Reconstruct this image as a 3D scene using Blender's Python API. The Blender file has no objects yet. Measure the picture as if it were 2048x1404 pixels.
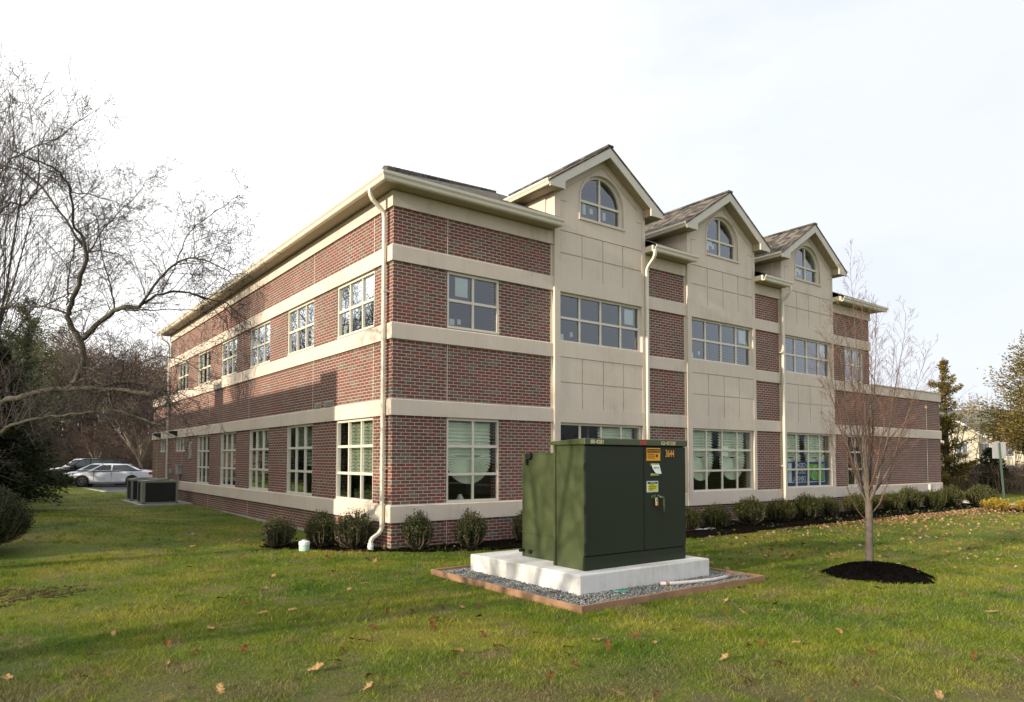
import bpy, math, random
import numpy as np
from mathutils import Vector, Matrix
R=math.radians; PI=math.pi
scene=bpy.context.scene; COL=scene.collection

# ------------------------------------------------------------------ helpers
class MB:
    """collects shapes, links them as ONE mesh object"""
    def __init__(s): s.v=[]; s.f=[]
    def add(s,vs,fs):
        b=len(s.v); s.v.extend(vs); s.f.extend([tuple(b+i for i in f) for f in fs])
    def box(s,x0,x1,y0,y1,z0,z1):
        if x0>x1:x0,x1=x1,x0
        if y0>y1:y0,y1=y1,y0
        if z0>z1:z0,z1=z1,z0
        s.add([(x0,y0,z0),(x1,y0,z0),(x1,y1,z0),(x0,y1,z0),(x0,y0,z1),(x1,y0,z1),(x1,y1,z1),(x0,y1,z1)],
              [(0,3,2,1),(4,5,6,7),(0,1,5,4),(1,2,6,5),(2,3,7,6),(3,0,4,7)])
    def hexa(s,p):  # 8 points bottom 4 ccw, top 4 ccw
        s.add([tuple(q) for q in p],[(0,3,2,1),(4,5,6,7),(0,1,5,4),(1,2,6,5),(2,3,7,6),(3,0,4,7)])
    def quad(s,*p): s.add([tuple(q) for q in p],[tuple(range(len(p)))])
    def loft(s,rings,cap=True,closed=True):
        n=len(rings[0]); b=len(s.v)
        for r in rings: s.v.extend([tuple(q) for q in r])
        m=n if closed else n-1
        for i in range(len(rings)-1):
            for j in range(m):
                k=(j+1)%n
                s.f.append((b+i*n+j,b+i*n+k,b+(i+1)*n+k,b+(i+1)*n+j))
        if cap:
            s.f.append(tuple(b+j for j in reversed(range(n))))
            s.f.append(tuple(b+(len(rings)-1)*n+j for j in range(n)))
    def tube(s,pts,rad,n=6,cap=False):
        P=[Vector(p) for p in pts]
        if not isinstance(rad,(list,tuple)): rad=[rad]*len(P)
        t=(P[1]-P[0]).normalized()
        u=t.orthogonal().normalized(); rings=[]
        for i,p in enumerate(P):
            if i==0: t=(P[1]-P[0])
            elif i==len(P)-1: t=(P[-1]-P[-2])
            else: t=(P[i+1]-P[i-1])
            t.normalize()
            u=(u-t*u.dot(t)); u=u.normalized() if u.length>1e-6 else t.orthogonal().normalized()
            w=t.cross(u)
            rings.append([p+(u*math.cos(2*PI*k/n)+w*math.sin(2*PI*k/n))*rad[i] for k in range(n)])
        s.loft(rings,cap)
    def cyl(s,c,r,h,n=20,axis='Z',r2=None):
        r2=r if r2 is None else r2
        ax={'X':Vector((1,0,0)),'Y':Vector((0,1,0)),'Z':Vector((0,0,1))}[axis]
        u=ax.orthogonal().normalized(); w=ax.cross(u); c=Vector(c)
        s.loft([[c+ax*a+(u*math.cos(2*PI*k/n)+w*math.sin(2*PI*k/n))*q for k in range(n)] for a,q in ((0,r),(h,r2))])
    def build(s,name,mat,parent=None,loc=(0,0,0),smooth=False,uv=True,bevel=0,label=None):
        me=bpy.data.meshes.new(name); me.from_pydata([tuple(q) for q in s.v],[],s.f); me.update()
        if mat: me.materials.append(mat)
        if uv: boxuv(me)
        if smooth: me.shade_smooth()
        o=bpy.data.objects.new(name,me); COL.objects.link(o)
        if parent is not None:
            o.parent=parent
            o.matrix_parent_inverse=Matrix.Translation(-ploc(parent))
        o.location=loc
        if bevel:
            m=o.modifiers.new('bev','BEVEL'); m.width=bevel; m.segments=2; m.limit_method='ANGLE'; m.angle_limit=R(35)
        if label: o['label']=label
        return o
def ploc(p):
    L=Vector((0,0,0))
    while p is not None:
        L+=Vector(p.location)
        if p.parent is not None: L+=p.matrix_parent_inverse.to_translation()
        p=p.parent
    return L
def boxuv(me):
    n=len(me.loops)
    co=np.empty(len(me.vertices)*3,np.float32); me.vertices.foreach_get('co',co); co=co.reshape(-1,3)
    vi=np.empty(n,np.int32); me.loops.foreach_get('vertex_index',vi)
    pn=np.empty(len(me.polygons)*3,np.float32); me.polygons.foreach_get('normal',pn); pn=np.abs(pn.reshape(-1,3))
    lt=np.empty(len(me.polygons),np.int32); me.polygons.foreach_get('loop_total',lt)
    ln=np.repeat(pn,lt,axis=0); c=co[vi]
    ax=np.argmax(ln+np.array([0.01,0.005,0]),axis=1)
    uv=np.where((ax==0)[:,None],c[:,[1,2]],np.where((ax==1)[:,None],c[:,[0,2]],c[:,[0,1]]))
    l=me.uv_layers.new(name='uv'); l.data.foreach_set('uv',uv.astype(np.float32).ravel())
def tag(o,label=None,cat=None,group=None,kind=None):
    if label:o['label']=label
    if cat:o['category']=cat
    if group:o['group']=group
    if kind:o['kind']=kind
    return o
def thing(name,label,cat,loc=(0,0,0),rz=0,group=None):
    o=bpy.data.objects.new(name,None); COL.objects.link(o); o.location=loc; o.rotation_euler=(0,0,rz)
    o.empty_display_size=.2
    return tag(o,label,cat,group)
def copy_thing(root,loc,rz=0,scale=1,label=None,group=None):
    r=root.copy(); COL.objects.link(r); r.location=loc; r.rotation_euler=(0,0,rz)
    r.scale=(scale,)*3 if not isinstance(scale,tuple) else scale
    if label: r['label']=label
    if group: r['group']=group
    for ch in list(root.children):
        c=ch.copy(); COL.objects.link(c); c.parent=r; c.matrix_parent_inverse=ch.matrix_parent_inverse.copy()
        for g in list(ch.children):
            d=g.copy(); COL.objects.link(d); d.parent=c; d.matrix_parent_inverse=g.matrix_parent_inverse.copy()
    return r
def npmesh(name,V,F,mat,parent=None,attr=None,loops=3):
    me=bpy.data.meshes.new(name); V=np.asarray(V,np.float32); F=np.asarray(F,np.int32)
    me.vertices.add(len(V)); me.vertices.foreach_set('co',V.ravel())
    me.loops.add(F.size); me.loops.foreach_set('vertex_index',F.ravel())
    me.polygons.add(len(F)); me.polygons.foreach_set('loop_start',np.arange(0,F.size,loops,dtype=np.int32))
    if attr is not None:
        a=me.attributes.new('rnd','FLOAT','POINT'); a.data.foreach_set('value',np.asarray(attr,np.float32))
    me.materials.append(mat); me.update(); me.validate()
    o=bpy.data.objects.new(name,me); COL.objects.link(o)
    if parent is not None:
        o.parent=parent; o.matrix_parent_inverse=Matrix.Translation(-ploc(parent))
    return o

# ------------------------------------------------------------------ materials
def newmat(name):
    m=bpy.data.materials.new(name); m.use_nodes=True; nt=m.node_tree
    for n in list(nt.nodes): nt.nodes.remove(n)
    return m,nt
def N(nt,t,**k):
    n=nt.nodes.new(t)
    for a,b in k.items():
        if a=='i':
            for q,v in b.items(): n.inputs[q].default_value=v
        else: setattr(n,a,b)
    return n
def L(nt,a,b): nt.links.new(a,b)
def c4(c): return (c[0],c[1],c[2],1)
def ramp(nt,stops,interp='LINEAR'):
    r=N(nt,'ShaderNodeValToRGB'); r.color_ramp.interpolation=interp
    e=r.color_ramp.elements
    while len(e)<len(stops): e.new(.5)
    for q,(p,c) in zip(e,stops): q.position=p; q.color=c4(c)
    return r
def mat_simple(name,col,rough=.6,metal=0,var=.12,vscale=3,bump=0,bscale=60,spec=.5,coat=0,col2=None,emit=None):
    m,nt=newmat(name); out=N(nt,'ShaderNodeOutputMaterial'); b=N(nt,'ShaderNodeBsdfPrincipled')
    b.inputs['Roughness'].default_value=rough; b.inputs['Metallic'].default_value=metal
    b.inputs['Specular IOR Level'].default_value=spec; b.inputs['Coat Weight'].default_value=coat
    tc=N(nt,'ShaderNodeTexCoord')
    no=N(nt,'ShaderNodeTexNoise',i={'Scale':vscale,'Detail':5,'Roughness':.6}); L(nt,tc.outputs['Object'],no.inputs['Vector'])
    c2=col2 or tuple(q*(1-var) for q in col); c1=col if col2 else tuple(min(1,q*(1+var)) for q in col)
    r=ramp(nt,[(.3,c2),(.7,c1)]); L(nt,no.outputs['Fac'],r.inputs[0]); L(nt,r.outputs[0],b.inputs['Base Color'])
    if bump:
        n2=N(nt,'ShaderNodeTexNoise',i={'Scale':bscale,'Detail':3}); L(nt,tc.outputs['Object'],n2.inputs['Vector'])
        bp=N(nt,'ShaderNodeBump',i={'Strength':bump,'Distance':.01}); L(nt,n2.outputs['Fac'],bp.inputs['Height']); L(nt,bp.outputs[0],b.inputs['Normal'])
    L(nt,b.outputs[0],out.inputs[0]); return m
def mat_brick():
    m,nt=newmat('brick'); out=N(nt,'ShaderNodeOutputMaterial'); b=N(nt,'ShaderNodeBsdfPrincipled',i={'Roughness':.85,'Specular IOR Level':.25})
    uv=N(nt,'ShaderNodeUVMap',uv_map='uv'); mp=N(nt,'ShaderNodeMapping'); mp.inputs['Location'].default_value=(0.0,.012,0)
    L(nt,uv.outputs[0],mp.inputs[0])
    br=N(nt,'ShaderNodeTexBrick',i={'Scale':1.0,'Mortar Size':.0068,'Mortar Smooth':.25,'Bias':0,'Brick Width':.2032,'Row Height':.0677,'Color1':(0,0,0,1),'Color2':(1,1,1,1),'Mortar':(.5,.5,.5,1)})
    br.offset=.5; L(nt,mp.outputs[0],br.inputs['Vector'])
    r=ramp(nt,[(0,(.135,.112,.085)),(.15,(.145,.115,.088)),(.18,(.120,.068,.057)),(.5,(.145,.062,.051)),(.82,(.168,.058,.046)),(1,(.20,.066,.050))])
    L(nt,br.outputs['Color'],r.inputs[0])
    no=N(nt,'ShaderNodeTexNoise',i={'Scale':45,'Detail':4}); L(nt,uv.outputs[0],no.inputs['Vector'])
    hs=N(nt,'ShaderNodeMapRange',i={'From Min':.3,'From Max':.7,'To Min':.72,'To Max':1.25}); L(nt,no.outputs['Fac'],hs.inputs['Value'])
    nb=N(nt,'ShaderNodeTexNoise',i={'Scale':.45,'Detail':5,'Roughness':.6}); L(nt,uv.outputs[0],nb.inputs['Vector'])
    hb=N(nt,'ShaderNodeMapRange',i={'From Min':.32,'From Max':.68,'To Min':.80,'To Max':1.2}); L(nt,nb.outputs['Fac'],hb.inputs['Value']); hm=N(nt,'ShaderNodeMath',operation='MULTIPLY'); L(nt,hs.outputs[0],hm.inputs[0]); L(nt,hb.outputs[0],hm.inputs[1])
    mu=N(nt,'ShaderNodeVectorMath',operation='SCALE'); L(nt,r.outputs[0],mu.inputs[0]); L(nt,hm.outputs[0],mu.inputs['Scale'])
    n3=N(nt,'ShaderNodeTexNoise',i={'Scale':.7,'Detail':4}); L(nt,uv.outputs[0],n3.inputs['Vector'])
    mr=ramp(nt,[(.3,(.42,.36,.295)),(.7,(.53,.455,.375))]); L(nt,n3.outputs['Fac'],mr.inputs[0])
    mx=N(nt,'ShaderNodeMix',data_type='RGBA'); L(nt,br.outputs['Fac'],mx.inputs['Factor']); L(nt,mu.outputs[0],mx.inputs[6]); L(nt,mr.outputs[0],mx.inputs[7])
    L(nt,mx.outputs[2],b.inputs['Base Color'])
    iv=N(nt,'ShaderNodeMath',operation='MULTIPLY_ADD',i={1:-1,2:1}); L(nt,br.outputs['Fac'],iv.inputs[0])
    ad=N(nt,'ShaderNodeMath',operation='MULTIPLY_ADD',i={1:.25}); L(nt,no.outputs['Fac'],ad.inputs[0]); L(nt,iv.outputs[0],ad.inputs[2])
    bp=N(nt,'ShaderNodeBump',i={'Strength':.7,'Distance':.006}); L(nt,ad.outputs[0],bp.inputs['Height']); L(nt,bp.outputs[0],b.inputs['Normal'])
    L(nt,b.outputs[0],out.inputs[0]); return m
def mat_stucco():
    m,nt=newmat('stucco'); out=N(nt,'ShaderNodeOutputMaterial'); b=N(nt,'ShaderNodeBsdfPrincipled',i={'Roughness':.9,'Specular IOR Level':.15})
    tc=N(nt,'ShaderNodeTexCoord'); no=N(nt,'ShaderNodeTexNoise',i={'Scale':.9,'Detail':6,'Roughness':.65}); L(nt,tc.outputs['Object'],no.inputs['Vector'])
    mp=N(nt,'ShaderNodeMapping'); mp.inputs['Scale'].default_value=(9,9,.8); L(nt,tc.outputs['Object'],mp.inputs[0])
    st=N(nt,'ShaderNodeTexNoise',i={'Scale':1,'Detail':4}); L(nt,mp.outputs[0],st.inputs['Vector'])
    a=N(nt,'ShaderNodeMath',operation='MULTIPLY_ADD',i={1:.35}); L(nt,st.outputs['Fac'],a.inputs[0]); L(nt,no.outputs['Fac'],a.inputs[2])
    r=ramp(nt,[(.40,(.49,.42,.34)),(.62,(.595,.515,.425)),(.95,(.65,.57,.475))]); L(nt,a.outputs[0],r.inputs[0]); L(nt,r.outputs[0],b.inputs['Base Color'])
    n2=N(nt,'ShaderNodeTexNoise',i={'Scale':160,'Detail':3}); L(nt,tc.outputs['Object'],n2.inputs['Vector'])
    bp=N(nt,'ShaderNodeBump',i={'Strength':.35,'Distance':.004}); L(nt,n2.outputs['Fac'],bp.inputs['Height']); L(nt,bp.outputs[0],b.inputs['Normal'])
    L(nt,b.outputs[0],out.inputs[0]); return m
def mat_shingle():
    m,nt=newmat('shingle'); out=N(nt,'ShaderNodeOutputMaterial'); b=N(nt,'ShaderNodeBsdfPrincipled',i={'Roughness':.95,'Specular IOR Level':.1})
    uv=N(nt,'ShaderNodeUVMap',uv_map='uv')
    br=N(nt,'ShaderNodeTexBrick',i={'Scale':1.0,'Mortar Size':.004,'Mortar Smooth':.3,'Brick Width':.16,'Row Height':.14,'Color1':(0,0,0,1),'Color2':(1,1,1,1),'Mortar':(.2,.2,.2,1)}); br.offset=.37
    L(nt,uv.outputs[0],br.inputs['Vector'])
    no=N(nt,'ShaderNodeTexNoise',i={'Scale':25,'Detail':4}); L(nt,uv.outputs[0],no.inputs['Vector'])
    ad=N(nt,'ShaderNodeMath',operation='MULTIPLY_ADD',i={1:.5}); L(nt,no.outputs['Fac'],ad.inputs[0]); L(nt,br.outputs['Color'],ad.inputs[2])
    r=ramp(nt,[(.2,(.035,.032,.03)),(.7,(.085,.075,.065)),(1.3 if False else 1,(.16,.14,.115))]); L(nt,ad.outputs[0],r.inputs[0])
    L(nt,r.outputs[0],b.inputs['Base Color'])
    bp=N(nt,'ShaderNodeBump',i={'Strength':.5,'Distance':.01}); L(nt,ad.outputs[0],bp.inputs['Height']); L(nt,bp.outputs[0],b.inputs['Normal'])
    L(nt,b.outputs[0],out.inputs[0]); return m
def mat_glass(name='window_glass',tint=(.84,.90,.88),gain=1.45):
    m,nt=newmat(name); out=N(nt,'ShaderNodeOutputMaterial')
    tr=N(nt,'ShaderNodeBsdfTransparent',i={'Color':c4(tint)}); gl=N(nt,'ShaderNodeBsdfGlossy',i={'Roughness':.0,'Color':(.9,.95,1,1)})
    tc=N(nt,'ShaderNodeTexCoord'); no=N(nt,'ShaderNodeTexNoise',i={'Scale':1.3,'Detail':1}); L(nt,tc.outputs['Object'],no.inputs['Vector'])
    bp=N(nt,'ShaderNodeBump',i={'Strength':.012,'Distance':.02}); L(nt,no.outputs['Fac'],bp.inputs['Height']); L(nt,bp.outputs[0],gl.inputs['Normal'])
    fr=N(nt,'ShaderNodeFresnel',i={'IOR':1.5}); mu=N(nt,'ShaderNodeMath',operation='MULTIPLY',use_clamp=True,i={1:gain}); L(nt,fr.outputs[0],mu.inputs[0])
    mx=N(nt,'ShaderNodeMixShader'); L(nt,mu.outputs[0],mx.inputs[0]); L(nt,tr.outputs[0],mx.inputs[1]); L(nt,gl.outputs[0],mx.inputs[2])
    L(nt,mx.outputs[0],out.inputs[0]); return m
def mat_soffit():
    m,nt=newmat('soffit'); out=N(nt,'ShaderNodeOutputMaterial'); b=N(nt,'ShaderNodeBsdfPrincipled',i={'Roughness':.6,'Base Color':(.50,.43,.32,1)})
    tc=N(nt,'ShaderNodeTexCoord'); wv=N(nt,'ShaderNodeTexWave',i={'Scale':1.75}); wv.wave_type='BANDS'; wv.bands_direction='DIAGONAL'
    # panel seams every ~10 cm along both runs
    sp=N(nt,'ShaderNodeSeparateXYZ'); L(nt,tc.outputs['Object'],sp.inputs[0])
    a=N(nt,'ShaderNodeMath',operation='ADD'); L(nt,sp.outputs[0],a.inputs[0]); L(nt,sp.outputs[1],a.inputs[1])
    s=N(nt,'ShaderNodeMath',operation='MULTIPLY',i={1:8.0}); L(nt,a.outputs[0],s.inputs[0])
    f=N(nt,'ShaderNodeMath',operation='FRACT'); L(nt,s.outputs[0],f.inputs[0])
    r=ramp(nt,[(0,(.10,.075,.05)),(.12,(.38,.32,.22)),(.9,(.35,.29,.20))]); L(nt,f.outputs[0],r.inputs[0]); L(nt,r.outputs[0],b.inputs['Base Color'])
    bp=N(nt,'ShaderNodeBump',i={'Strength':.6,'Distance':.01}); L(nt,r.outputs[0],bp.inputs['Height']); L(nt,bp.outputs[0],b.inputs['Normal'])
    L(nt,b.outputs[0],out.inputs[0]); nt.nodes.remove(wv); return m
def mat_grass(name,blade):
    m,nt=newmat(name); out=N(nt,'ShaderNodeOutputMaterial'); b=N(nt,'ShaderNodeBsdfPrincipled',i={'Roughness':.75,'Specular IOR Level':.2})
    ge=N(nt,'ShaderNodeNewGeometry')
    def noise(sc,d=4,ro=.6):
        n=N(nt,'ShaderNodeTexNoise',i={'Scale':sc,'Detail':d,'Roughness':ro}); L(nt,ge.outputs['Position'],n.inputs['Vector']); return n
    n1=noise(.55,5,.65); r1=ramp(nt,[(.34,(.075,.150,.007)),(.5,(.160,.212,.013)),(.66,(.285,.275,.034))]); L(nt,n1.outputs['Fac'],r1.inputs[0])
    n2=noise(1.7,6,.7); r2=ramp(nt,[(.52,(0,0,0)),(.68,(1,1,1))]); L(nt,n2.outputs['Fac'],r2.inputs[0])
    mx=N(nt,'ShaderNodeMix',data_type='RGBA'); L(nt,r2.outputs[0],mx.inputs['Factor']); L(nt,r1.outputs[0],mx.inputs[6]); mx.inputs[7].default_value=(.235,.185,.085,1)
    # thin, strawy front lawn nearest the camera
    sp=N(nt,'ShaderNodeSeparateXYZ'); L(nt,ge.outputs['Position'],sp.inputs[0])
    dd=N(nt,'ShaderNodeMath',operation='MULTIPLY_ADD',i={1:.727,2:0}); L(nt,sp.outputs[0],dd.inputs[0])
    d2=N(nt,'ShaderNodeMath',operation='ADD'); L(nt,dd.outputs[0],d2.inputs[0]); L(nt,sp.outputs[1],d2.inputs[1])
    mr=N(nt,'ShaderNodeMapRange',i={'From Min':-8.6,'From Max':-10.4,'To Min':0,'To Max':1}); L(nt,d2.outputs[0],mr.inputs['Value'])
    n4=noise(2.6,5,.7); r4=ramp(nt,[(.38,(0,0,0)),(.54,(1,1,1))]); L(nt,n4.outputs['Fac'],r4.inputs[0])
    fm=N(nt,'ShaderNodeMath',operation='MULTIPLY'); L(nt,mr.outputs[0],fm.inputs[0]); L(nt,r4.outputs[0],fm.inputs[1])
    f2=N(nt,'ShaderNodeMath',operation='MULTIPLY',i={1:.75}); L(nt,fm.outputs[0],f2.inputs[0])
    mz=N(nt,'ShaderNodeMix',data_type='RGBA'); L(nt,f2.outputs[0],mz.inputs['Factor']); L(nt,mx.outputs[2],mz.inputs[6]); mz.inputs[7].default_value=(.185,.145,.078,1)
    if blade:
        at=N(nt,'ShaderNodeAttribute',attribute_name='rnd')
        mr=N(nt,'ShaderNodeMapRange',i={'From Min':0,'From Max':1,'To Min':.45,'To Max':1.75}); L(nt,at.outputs['Fac'],mr.inputs['Value'])
        sc=N(nt,'ShaderNodeVectorMath',operation='SCALE'); L(nt,mz.outputs[2],sc.inputs[0]); L(nt,mr.outputs[0],sc.inputs['Scale'])
        st=ramp(nt,[(.86,(0,0,0)),(.88,(.8,.8,.8))]); L(nt,at.outputs['Fac'],st.inputs[0])
        m3=N(nt,'ShaderNodeMix',data_type='RGBA'); L(nt,st.outputs[0],m3.inputs['Factor']); L(nt,sc.outputs[0],m3.inputs[6]); m3.inputs[7].default_value=(.30,.24,.13,1)
        L(nt,m3.outputs[2],b.inputs['Base Color'])
        tl=N(nt,'ShaderNodeBsdfTranslucent'); L(nt,m3.outputs[2],tl.inputs['Color'])
        ms=N(nt,'ShaderNodeMixShader',i={0:.3}); L(nt,b.outputs[0],ms.inputs[1]); L(nt,tl.outputs[0],ms.inputs[2]); L(nt,ms.outputs[0],out.inputs[0])
    else:
        n5=noise(60,4,.7); mr=N(nt,'ShaderNodeMapRange',i={'From Min':.3,'From Max':.7,'To Min':.28,'To Max':1.0}); L(nt,n5.outputs['Fac'],mr.inputs['Value'])
        sc=N(nt,'ShaderNodeVectorMath',operation='SCALE'); L(nt,mz.outputs[2],sc.inputs[0]); L(nt,mr.outputs[0],sc.inputs['Scale'])
        L(nt,sc.outputs[0],b.inputs['Base Color'])
        bp=N(nt,'ShaderNodeBump',i={'Strength':1,'Distance':.03}); L(nt,n5.outputs['Fac'],bp.inputs['Height']); L(nt,bp.outputs[0],b.inputs['Normal'])
        L(nt,b.outputs[0],out.inputs[0])
    return m
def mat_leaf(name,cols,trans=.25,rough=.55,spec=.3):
    """foliage: per-leaf tone from the rnd attribute"""
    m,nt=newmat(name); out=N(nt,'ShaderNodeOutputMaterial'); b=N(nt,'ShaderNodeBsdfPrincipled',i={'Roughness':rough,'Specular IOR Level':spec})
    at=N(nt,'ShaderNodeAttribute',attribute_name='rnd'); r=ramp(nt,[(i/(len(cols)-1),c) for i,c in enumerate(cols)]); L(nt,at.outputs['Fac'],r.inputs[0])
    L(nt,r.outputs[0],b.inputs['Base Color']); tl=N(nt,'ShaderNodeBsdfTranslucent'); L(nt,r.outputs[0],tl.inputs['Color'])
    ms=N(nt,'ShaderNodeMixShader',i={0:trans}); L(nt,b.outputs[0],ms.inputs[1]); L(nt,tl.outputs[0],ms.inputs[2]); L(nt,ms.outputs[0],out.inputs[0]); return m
def mat_concrete():
    m,nt=newmat('white_concrete'); out=N(nt,'ShaderNodeOutputMaterial'); b=N(nt,'ShaderNodeBsdfPrincipled',i={'Roughness':.85,'Specular IOR Level':.2})
    tc=N(nt,'ShaderNodeTexCoord'); mp=N(nt,'ShaderNodeMapping'); mp.inputs['Scale'].default_value=(14,14,1.4); L(nt,tc.outputs['Object'],mp.inputs[0])
    st=N(nt,'ShaderNodeTexNoise',i={'Scale':1,'Detail':5,'Roughness':.7}); L(nt,mp.outputs[0],st.inputs['Vector'])
    no=N(nt,'ShaderNodeTexNoise',i={'Scale':2.2,'Detail':6,'Roughness':.7}); L(nt,tc.outputs['Object'],no.inputs['Vector'])
    a=N(nt,'ShaderNodeMath',operation='MULTIPLY_ADD',i={1:.6}); L(nt,st.outputs['Fac'],a.inputs[0]); L(nt,no.outputs['Fac'],a.inputs[2])
    r=ramp(nt,[(.48,(.30,.28,.23)),(.60,(.54,.52,.46)),(.75,(.64,.625,.58)),(.95,(.71,.70,.67))]); L(nt,a.outputs[0],r.inputs[0]); L(nt,r.outputs[0],b.inputs['Base Color'])
    n2=N(nt,'ShaderNodeTexNoise',i={'Scale':90,'Detail':4}); L(nt,tc.outputs['Object'],n2.inputs['Vector'])
    bp=N(nt,'ShaderNodeBump',i={'Strength':.4,'Distance':.006}); L(nt,n2.outputs['Fac'],bp.inputs['Height']); L(nt,bp.outputs[0],b.inputs['Normal'])
    L(nt,b.outputs[0],out.inputs[0]); return m
M={}
M['brick']=mat_brick(); M['stucco']=mat_stucco(); M['shingle']=mat_shingle(); M['glass']=mat_glass('upper_glass',(.84,.90,.88),2.9); M['glass_low']=mat_glass('lower_glass',(.90,.94,.90),.5); M['glass_side']=mat_glass('side_glass',(.86,.92,.88),.75); M['soffit']=mat_soffit()
M['joint']=mat_simple('reveal',(.30,.25,.19),.9)  # stucco darkened for the gable groove shadows; plain tone on the wing roofs
M['trim']=mat_simple('cream_trim',(.62,.57,.44),.45,var=.05)
M['gutter']=mat_simple('cream_aluminium',(.65,.605,.49),.35,var=.05)
M['rake']=mat_simple('rake_board',(.56,.53,.45),.6,var=.05)
M['frame']=mat_simple('window_frame',(.62,.58,.48),.45,var=.04)
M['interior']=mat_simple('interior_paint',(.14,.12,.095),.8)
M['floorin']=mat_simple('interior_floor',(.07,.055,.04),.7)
M['blind']=mat_simple('pleated_paper',(.74,.78,.66),.8,var=.05)
M['paper']=mat_simple('paper',(.78,.82,.76),.8,var=.03)
M['grass_ground']=mat_grass('lawn_ground',False); M['grass']=mat_grass('grass_blades',True)
M['mulch']=mat_simple('black_mulch',(.006,.005,.0045),1,var=.6,vscale=40,bump=.6,bscale=60,spec=0)
M['soil']=mat_simple('soil_bed',(.012,.009,.007),1,var=.6,vscale=14,bump=1,bscale=50,spec=0)
M['asphalt']=mat_simple('asphalt',(.055,.056,.062),.85,var=.2,vscale=1.5,bump=.4,bscale=200)
M['concrete']=mat_concrete()
M['kerb']=mat_simple('kerb_concrete',(.42,.41,.39),.85,var=.15)
M['padc']=mat_simple('grey_concrete',(.32,.30,.25),.9,var=.2)
M['green']=mat_simple('green_enamel',(.062,.078,.032),.38,var=.10,vscale=1.2,bump=.03,bscale=30,spec=.45)
M['shaded_green']=mat_simple('green_enamel_shaded',(.020,.027,.015),.5,var=.08,vscale=1.2,spec=.25)  # same enamel darkened to paint in the shade on the cabinet front
M['black']=mat_simple('black_gap',(.004,.004,.004),.8)
M['timber']=mat_simple('stained_timber',(.29,.165,.095),.8,var=.25,vscale=5,bump=.5,bscale=30)
M['stone']=mat_leaf('crushed_stone',[(.09,.10,.105),(.17,.18,.18),(.22,.23,.21),(.36,.37,.33)],0,.8)
M['bark']=mat_simple('grey_bark',(.085,.070,.052),.9,vscale=5,bump=1,bscale=40,col2=(.035,.038,.020))
M['barkyoung']=mat_simple('young_bark',(.115,.092,.072),.85,var=.3,vscale=14,bump=.6,bscale=60)
M['twig']=mat_simple('dark_twigs',(.050,.038,.034),.9,var=.3)
M['redtwig']=mat_simple('red_brown_twigs',(.125,.066,.043),.8,var=.25)
M['paletwig']=mat_simple('pale_twigs',(.27,.22,.16),.9,var=.25)
M['browntwig']=mat_simple('brown_twigs',(.15,.105,.07),.9,var=.35)
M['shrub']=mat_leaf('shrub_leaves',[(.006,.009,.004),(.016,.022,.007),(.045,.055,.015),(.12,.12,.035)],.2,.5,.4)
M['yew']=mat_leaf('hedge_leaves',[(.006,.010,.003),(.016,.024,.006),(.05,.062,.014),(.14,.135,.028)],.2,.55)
M['gold']=mat_leaf('golden_leaves',[(.12,.09,.012),(.32,.22,.02),(.50,.36,.04)],.25)
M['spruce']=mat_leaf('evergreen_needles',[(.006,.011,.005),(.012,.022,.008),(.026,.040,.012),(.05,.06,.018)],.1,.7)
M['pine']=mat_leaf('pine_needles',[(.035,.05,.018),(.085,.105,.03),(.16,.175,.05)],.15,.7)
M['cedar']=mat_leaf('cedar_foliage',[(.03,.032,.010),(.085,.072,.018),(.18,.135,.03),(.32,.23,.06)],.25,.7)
M['litter']=mat_leaf('leaf_litter',[(.12,.06,.028),(.24,.12,.05),(.36,.22,.11),(.45,.32,.19)],.15)
M['pvc']=mat_simple('white_plastic',(.78,.78,.75),.4,var=.04)
M['mint']=mat_simple('pale_green_plastic',(.42,.62,.52),.45,var=.05)
M['grey']=mat_simple('grey_metal',(.37,.365,.36),.45,metal=.2,var=.1)
M['galv']=mat_simple('galvanised_metal',(.56,.54,.50),.4,metal=.3,var=.1)
M['acbody']=mat_simple('ac_cabinet',(.20,.22,.17),.5,var=.08)
M['acgrille']=mat_simple('ac_grille',(.022,.023,.022),.7,var=.2)
M['rubber']=mat_simple('rubber',(.012,.012,.012),.8)
M['rim']=mat_simple('wheel_rim',(.30,.30,.31),.3,metal=.6)
M['white_paint']=mat_simple('white_car_paint',(.72,.73,.76),.25,var=.02,coat=.6)
M['black_paint']=mat_simple('black_car_paint',(.004,.0045,.007),.3,var=.02,coat=.3,spec=.3)
M['carglass']=mat_simple('car_glass',(.03,.045,.048),.1,var=.1,spec=.6)
M['lamp']=mat_simple('headlamp',(.55,.53,.48),.15,spec=.8)
M['redlamp']=mat_simple('tail_lamp',(.45,.03,.02),.2,spec=.8)
M['post']=mat_simple('green_post',(.05,.085,.06),.5,metal=.2)
M['siding']=mat_simple('cream_siding',(.66,.60,.46),.7,var=.05)
M['whitetrim']=mat_simple('white_trim',(.80,.79,.76),.6,var=.03)
M['farroof']=mat_simple('grey_green_roof',(.12,.145,.125),.9,var=.1)
M['farglass']=mat_simple('far_window',(.16,.19,.22),.15,spec=.8)
M['tarp']=mat_simple('blue_tarp',(.05,.16,.45),.5,var=.3,vscale=2,bump=.6,bscale=4)
M['orange']=mat_simple('orange_label',(.78,.36,.01),.5,var=.03)
M['ink']=mat_simple('black_ink',(.012,.008,.006),.6)
M['orangeink']=mat_simple('orange_ink',(.85,.38,.04),.5,var=.02)
M['redink']=mat_simple('red_ink',(.62,.02,.025),.5,var=.02)
M['marker']=mat_simple('paint_marker',(.62,.56,.32),.6,var=.1)
M['yellow']=mat_simple('yellow_label',(.62,.60,.05),.5,var=.03)
M['ydull']=mat_simple('dull_yellow_tape',(.45,.45,.15),.6,var=.05)
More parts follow.
